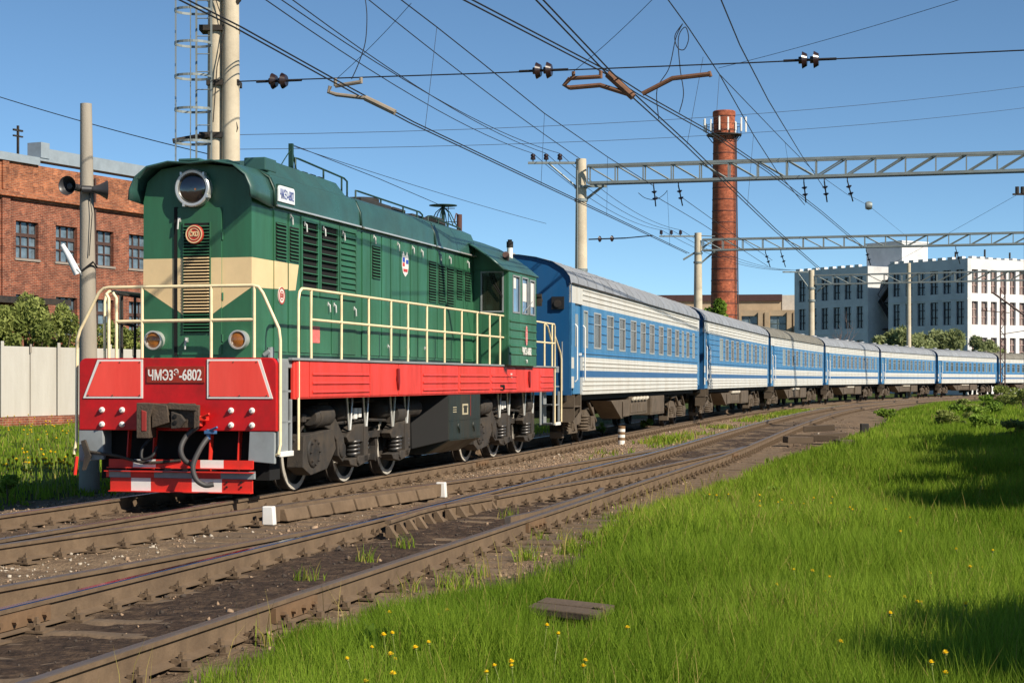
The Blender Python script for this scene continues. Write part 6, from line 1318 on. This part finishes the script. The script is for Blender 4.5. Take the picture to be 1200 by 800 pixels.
# left verge and grass between the tracks
nL = 60000; Yl = RNG.uniform(23, 66, nL); Xl = -.33*Yl-.5+RNG.random(nL)*(.33*Yl+4)
s1, d1, g1, *_ = zones(Xl, Yl); keep = (g1 > .25) & (d1 > 2.2) & (RNG.random(nL) < g1*.95); Xl, Yl = Xl[keep], Yl[keep]
cl = vnoise(Xl, Yl, .8, 31); blades('grass', Xl, Yl, (.06+.17*cl)*RNG.uniform(.6, 1.2, len(Xl)), np.full(len(Xl), .028), RNG.uniform(.1, .5, len(Xl)), [GRASS, DRY], (RNG.random(len(Xl)) < .08).astype(int), np.clip(.2+.4*cl+RNG.normal(0, .15, len(Xl)), 0, 1))
nM = 26000; sM = RNG.uniform(4, 70, nM); dM = RNG.uniform(-3.3, -1.0, nM); PM = np.array([trk(a, b_)[:2] for a, b_ in zip(sM, dM)]); g1 = zones(PM[:, 0], PM[:, 1])[2]; keep = RNG.random(nM) < g1*.9; PM = PM[keep]
tuft = np.array([trk(s, d)[:2] for s, d in zip(RNG.uniform(-21, -6, 26), RNG.choice([-6.0, -5.7, -5.5, -5.8, -4.4], 26))]); tp = np.repeat(tuft, 40, 0)+RNG.normal(0, .06, (26*40, 2)); PM = np.concatenate([PM, tp])
blades('grass', PM[:, 0], PM[:, 1], RNG.uniform(.05, .2, len(PM)), np.where(PM[:, 1] > 25, .03, .009), RNG.uniform(.1, .7, len(PM)), [GRASS, DRY], (RNG.random(len(PM)) < .25).astype(int), RNG.uniform(.1, .9, len(PM)))

def leaf_cloud(name, blobs, nleaf, size, m, par, asp=2.2, shell=.55):
    """small leaf faces spread through overlapping clumps (cx,cy,cz,rx,ry,rz)"""
    bl = np.array(blobs, float); vol = (bl[:, 3]*bl[:, 4]*bl[:, 5])**.7; idx_ = RNG.choice(len(bl), nleaf, p=vol/vol.sum()); d = RNG.normal(size=(nleaf, 3)); d /= np.linalg.norm(d, axis=1)[:, None]; rad = (shell+(1-shell)*RNG.random(nleaf)**.6)*(1+RNG.normal(0, .08, nleaf))
    C_ = bl[idx_, :3]+d*bl[idx_, 3:]*rad[:, None]; Rm = rand_rot(nleaf); s_ = size*RNG.uniform(.6, 1.4, nleaf)
    q4 = np.array([(-.5*asp, 0, 0), (0, -.5, .08), (.5*asp, 0, 0), (0, .5, .08)]); V = np.einsum('nij,kj->nki', Rm, q4)*s_[:, None, None]+C_[:, None, :]
    F_ = np.arange(nleaf*4).reshape(-1, 4); bt = RNG.random(len(bl)); tint = np.clip(.55*bt[idx_]+.25*RNG.random(nleaf)+.2, 0, 1)
    me = quick_mesh(name, V.reshape(-1, 3), F_, [m], None, tint); o = bpy.data.objects.new(name, me); COL.objects.link(o); o.parent = par; return o
def bush(name, label, cat, loc, wx, wy, h, nb, nleaf, size, m, z0=.0, group=None, trunkh=.0, rng=0, asp=2.2):
    rg = random.Random(rng); root = thing(name, label, cat, loc, 0, group); blobs = []
    for i in range(nb):
        a = rg.uniform(0, 2*math.pi); q_ = rg.random()**.6; t = rg.random(); z_ = z0+(h-z0)*(.15+.75*t); sh_ = math.sqrt(max(.12, 1-(abs(t-.45)/.62)**2)); r_ = rg.uniform(.16, .30)
        blobs.append((wx*q_*math.cos(a)*sh_*.8, wy*q_*math.sin(a)*sh_*.8, z_, wx*r_*1.1, wy*r_*1.1, (h-z0)*r_*.62))
    k = MB(); k.tube([(0, 0, -.3), (.02*h, 0, h*.3), (-.02*h, .03*h, h*.7)], .028*h+.01, 8, 0, .008*h)
    for b_ in blobs[::2]: k.tube([(0, 0, h*.12), (b_[0]*.5, b_[1]*.5, b_[2]*.6), (b_[0], b_[1], b_[2])], .012*h, 6, 0, .004*h)
    k.build('trunk', [BARK], root, smooth=60); leaf_cloud('crown', blobs, nleaf, size, m, root, asp); return root
# bushes behind the fence
for i, (px, Y_, wx, h, lb) in enumerate(((30, 66, 1.5, 4.7, 'tallest leafy bush looking over the concrete fence'), (-12, 65, 1.3, 4.3, 'leafy bush cut by the left edge, behind the concrete fence'), (70, 67.5, 1.2, 4.25, 'leafy bush over the fence close to the pole'), (140, 70, 1.3, 3.9, 'bush behind the fence seen through the locomotive handrails'))):
    p = at(px, 0, Y_); bush('bush', lb, 'bush', (p[0], p[1], .1), wx*1.15, 1.4, h, 16, 5200, .085, LEAF2, .8, 'bushes behind the fence', rng=i+3)
# willows before the grey building
for i, (px, Y_, wx, h, lb) in enumerate(((1050, 172, 3.0, 6.6, 'left rounded willow behind the coaches beside a slim mast'), (1078, 174, 2.6, 6.0, 'middle willow behind the coaches right of the slim mast'), (1106, 172, 3.3, 6.5, 'tallest grey green willow in front of the shaded building face'), (1142, 187, 3.0, 6.3, 'lowest willow in front of the sunlit building corner'), (1166, 191, 2.0, 5.6, 'small willow at the right end of the willow row'))):
    p = at(px, 0, Y_); bush('willow_tree', lb, 'tree', (p[0], p[1], 0), wx, 2.6, h, 22, 6500, .17, LEAF, .8, 'willows before the white building', rng=i+20, asp=3)
p = at(842, 0, 150); bush('young_tree', 'young light green tree showing above the coach roof before the chimney', 'tree', (p[0], p[1], 0), 1.5, 1.4, 9.2, 14, 4200, .16, LEAF3, 4.5, rng=41)
p = at(906, 0, 170); bush('young_tree', 'small low tree top just above the third coach roof', 'tree', (p[0], p[1], 0), 1.6, 1.2, 6.6, 8, 1600, .14, LEAF3, 3.0, rng=45)
p = at(985, 0, 140); tr = thing('bare_tree', 'thin leafless tree between the stained mast and the grey building', 'tree', (p[0], p[1], 0)); k = MB(); rg = random.Random(5)
def branch(p, d, L, r, dep):
    q_ = p+d*L; k.tube([p, (p+q_)/2+Vector((rg.uniform(-.05, .05), 0, .02))*L, q_], r, 5, 0, r*.6)
    if dep:
        for _ in range(4): branch(p+d*L*rg.uniform(.45, 1), (d+Vector((rg.uniform(-.7, .7), rg.uniform(-.5, .5), rg.uniform(-.1, .4)))).normalized(), L*rg.uniform(.5, .75), r*.6, dep-1)
branch(Vector((0, 0, -.2)), Vector((.02, 0, 1)), 3.3, .05, 3); k.build('trunk', [mat('pale_bark', (104, 90, 86), .9)], tr)
# weeds and shrubs at the right, far edge of the grass
for i, (px, py, h, w_, nl, lb) in enumerate(((1040, 478, 1.0, .8, 700, 'small bright weed bush at the far edge of the grass beside the rails'), (1118, 490, 1.5, .9, 900, 'leafy shrub in the middle of the far grass bank'), (1150, 480, 1.7, 1.4, 1600, 'wide shrub on the far grass bank below the sixth coach'), (1178, 474, 2.1, 1.3, 1600, 'dark tall shrub at the right edge below the last coach'), (1198, 478, 2.2, 1.4, 1600, 'shrub cut by the right edge of the picture'),
        (1160, 497, 1.2, .7, 800, 'sprawling pale shrub near the shadow on the grass bank'), (1128, 474, 1.3, 1.0, 900, 'dark shrub close under the coach wheels at right'), (1185, 505, 1.0, .8, 700, 'low weed clump at the upper edge of the tree shadow'))):
    g_ = gnd(px, py, .2); h *= (.58 if px >= 1150 else .5); bush('shrub', lb, 'shrub', (g_[0], g_[1], float(gz(g_[0], g_[1])[0])), w_, w_, h, 9, nl, .075, LEAF3 if i in (0, 2, 5) else LEAF2, .1, 'shrubs on the far grass bank', rng=60+i)
# weeds beside the tracks
for i, (px, py, h, nl, lb) in enumerate(((8, 578, .42, 240, 'big leafy weed beside the rail at the left edge'), (706, 507, .35, 160, 'small weed clump under the first coach'), (757, 503, .5, 320, 'leafy weed clump under the first coach bogie'), (900, 588, .34, 260, 'leafy plantain clump in the grass below the dandelions'), (840, 596, .3, 220, 'broad leafed clump in the grass near the rail'), (447, 778, .2, 26, 'broad pale dock leaves among dandelions at the bottom'))):
    g_ = gnd(px, py, -.15); bush('weed', lb, 'weed', (g_[0], g_[1], float(gz(g_[0], g_[1])[0])), h*.8, h*.7, h, 6, nl, .045 if i != 5 else .10, LEAF3, .03, 'leafy weeds', rng=80+i, asp=2.6 if i != 5 else 1.5)
# trees just outside the frame whose shadows lie on the grass
for i, (x, y, wx, h, lb) in enumerate(((17.5, 30.0, 3.5, 7.6, 'leafy tree shading the middle of the grass bank at the right'), (13.5, 20.6, 3.0, 6.5, 'small leafy tree near the lower end of the tree row'), (15.5, 25.2, 3.3, 7.0, 'leafy tree between the small one and the middle of the row'), (19.0, 34.2, 3.7, 7.8, 'round leafy tree shading the bank below the shrubs'), (20.4, 38.6, 3.7, 7.9, 'broad leafy tree shading the far grass at the right'),
        (12.3, 17.6, 2.8, 5.9, 'lowest leafy tree beside the grass at the right'), (8.1, 6.1, 2.2, 5.1, 'leafy tree close by, shading the near grass corner'))):
    bush('leafy_tree', lb, 'tree', (x, y, -.1), wx, wx, h, 46, 18000, .34, LEAF2, .7, 'trees beside the grass', rng=100+i, asp=1.4)
# dandelions
YEL = mat('dandelion_yellow', (250, 212, 24), .6, var=.12, vscale=40); STEMM = mat('dandelion_stem', (120, 130, 60), .6); CLK = mat('closed_bud', (190, 170, 110), .7)
def dandelion_mesh(r, h):
    k = MB(); k.tube([(0, 0, 0), (.01, .01, h*.5), (.0, .0, h)], .004, 5, 1, .003)
    for j, (rr, zz2, n_) in enumerate(((r, h+.002, 14), (r*.72, h+.010, 11), (r*.4, h+.016, 7))):
        for i in range(n_):
            t = 2*math.pi*(i+.3*j)/n_; c, s_ = math.cos(t), math.sin(t); w_ = rr*.26; k.add([(0, 0, h), (rr*.7*c-w_*s_, rr*.7*s_+w_*c, zz2+.004), (rr*c, rr*s_, zz2+.006), (rr*.7*c+w_*s_, rr*.7*s_-w_*c, zz2+.004)], [(0, 1, 2, 3)], 0)
    k.lathe([(.003, h-.014), (.010, h-.008), (.011, h), (.001, h+.004)], (0, 0, 0), 'z', 8, 1); o = k.build('dandelion', [YEL, STEMM]); me = o.data; bpy.data.objects.remove(o); return me
DM = [dandelion_mesh(.021, .27), dandelion_mesh(.019, .32), dandelion_mesh(.022, .22)]
def dandelion(X_, Y_, label, group, sc=1.):
    o = bpy.data.objects.new('dandelion', random.choice(DM)); COL.objects.link(o); o.location = (X_, Y_, float(gz(X_, Y_)[0])-.01); o.scale = (sc, sc, sc); o.rotation_euler = (random.uniform(-.2, .25), random.uniform(-.2, .2), random.uniform(0, 6)); tag(o, label, 'flower', group)
near = [(422, 772), (437, 781), (462, 752), (453, 746), (463, 749), (507, 707), (520, 706), (451, 711), (497, 755), (511, 755), (574, 771), (592, 763), (608, 768), (630, 738), (601, 752), (683, 755), (685, 760), (567, 800), (458, 776), (457, 753), (741, 713), (436, 754), (650, 752)]
mid = [(828, 582), (836, 581), (843, 581), (853, 581), (892, 582), (891, 586), (896, 586), (913, 584), (915, 588), (928, 586), (944, 587), (951, 587), (955, 586), (977, 582), (976, 592), (982, 593), (988, 599), (998, 596)]
far_ = [(1032, 594), (1040, 594), (1059, 604), (1063, 617), (934, 658), (946, 659), (904, 679), (963, 675), (975, 679), (1057, 688), (1071, 693), (1076, 692), (1133, 708), (1092, 756), (1044, 724), (1125, 645), (1163, 652), (1148, 657), (1086, 668), (1138, 666), (1115, 764), (1099, 772), (1098, 778), (974, 735)]
for lst, lb, gp in ((near, 'yellow dandelion in the grass at the bottom of the picture', 'dandelions in the near grass'), (mid, 'yellow dandelion in the row near the rails', 'dandelions in the row near the rails'), (far_, 'yellow dandelion scattered in the middle of the grass slope', 'dandelions on the grass slope')):
    for px, py in lst: g_ = gnd(px, py, .07); dandelion(g_[0], g_[1], lb, gp, random.uniform(.75, .95) if lst is near else random.uniform(.85, 1.1))
for i in range(110):
    if i < 75: px, py, zq = random.uniform(2, 92), random.gauss(549, 4), -.0
    else: px, py, zq = random.uniform(2, 92), random.uniform(497, 520), .0
    g_ = gnd(px, py, zq); dandelion(g_[0], g_[1], 'yellow dandelion in the grass left of the locomotive', 'dandelions left of the locomotive', 1.7)
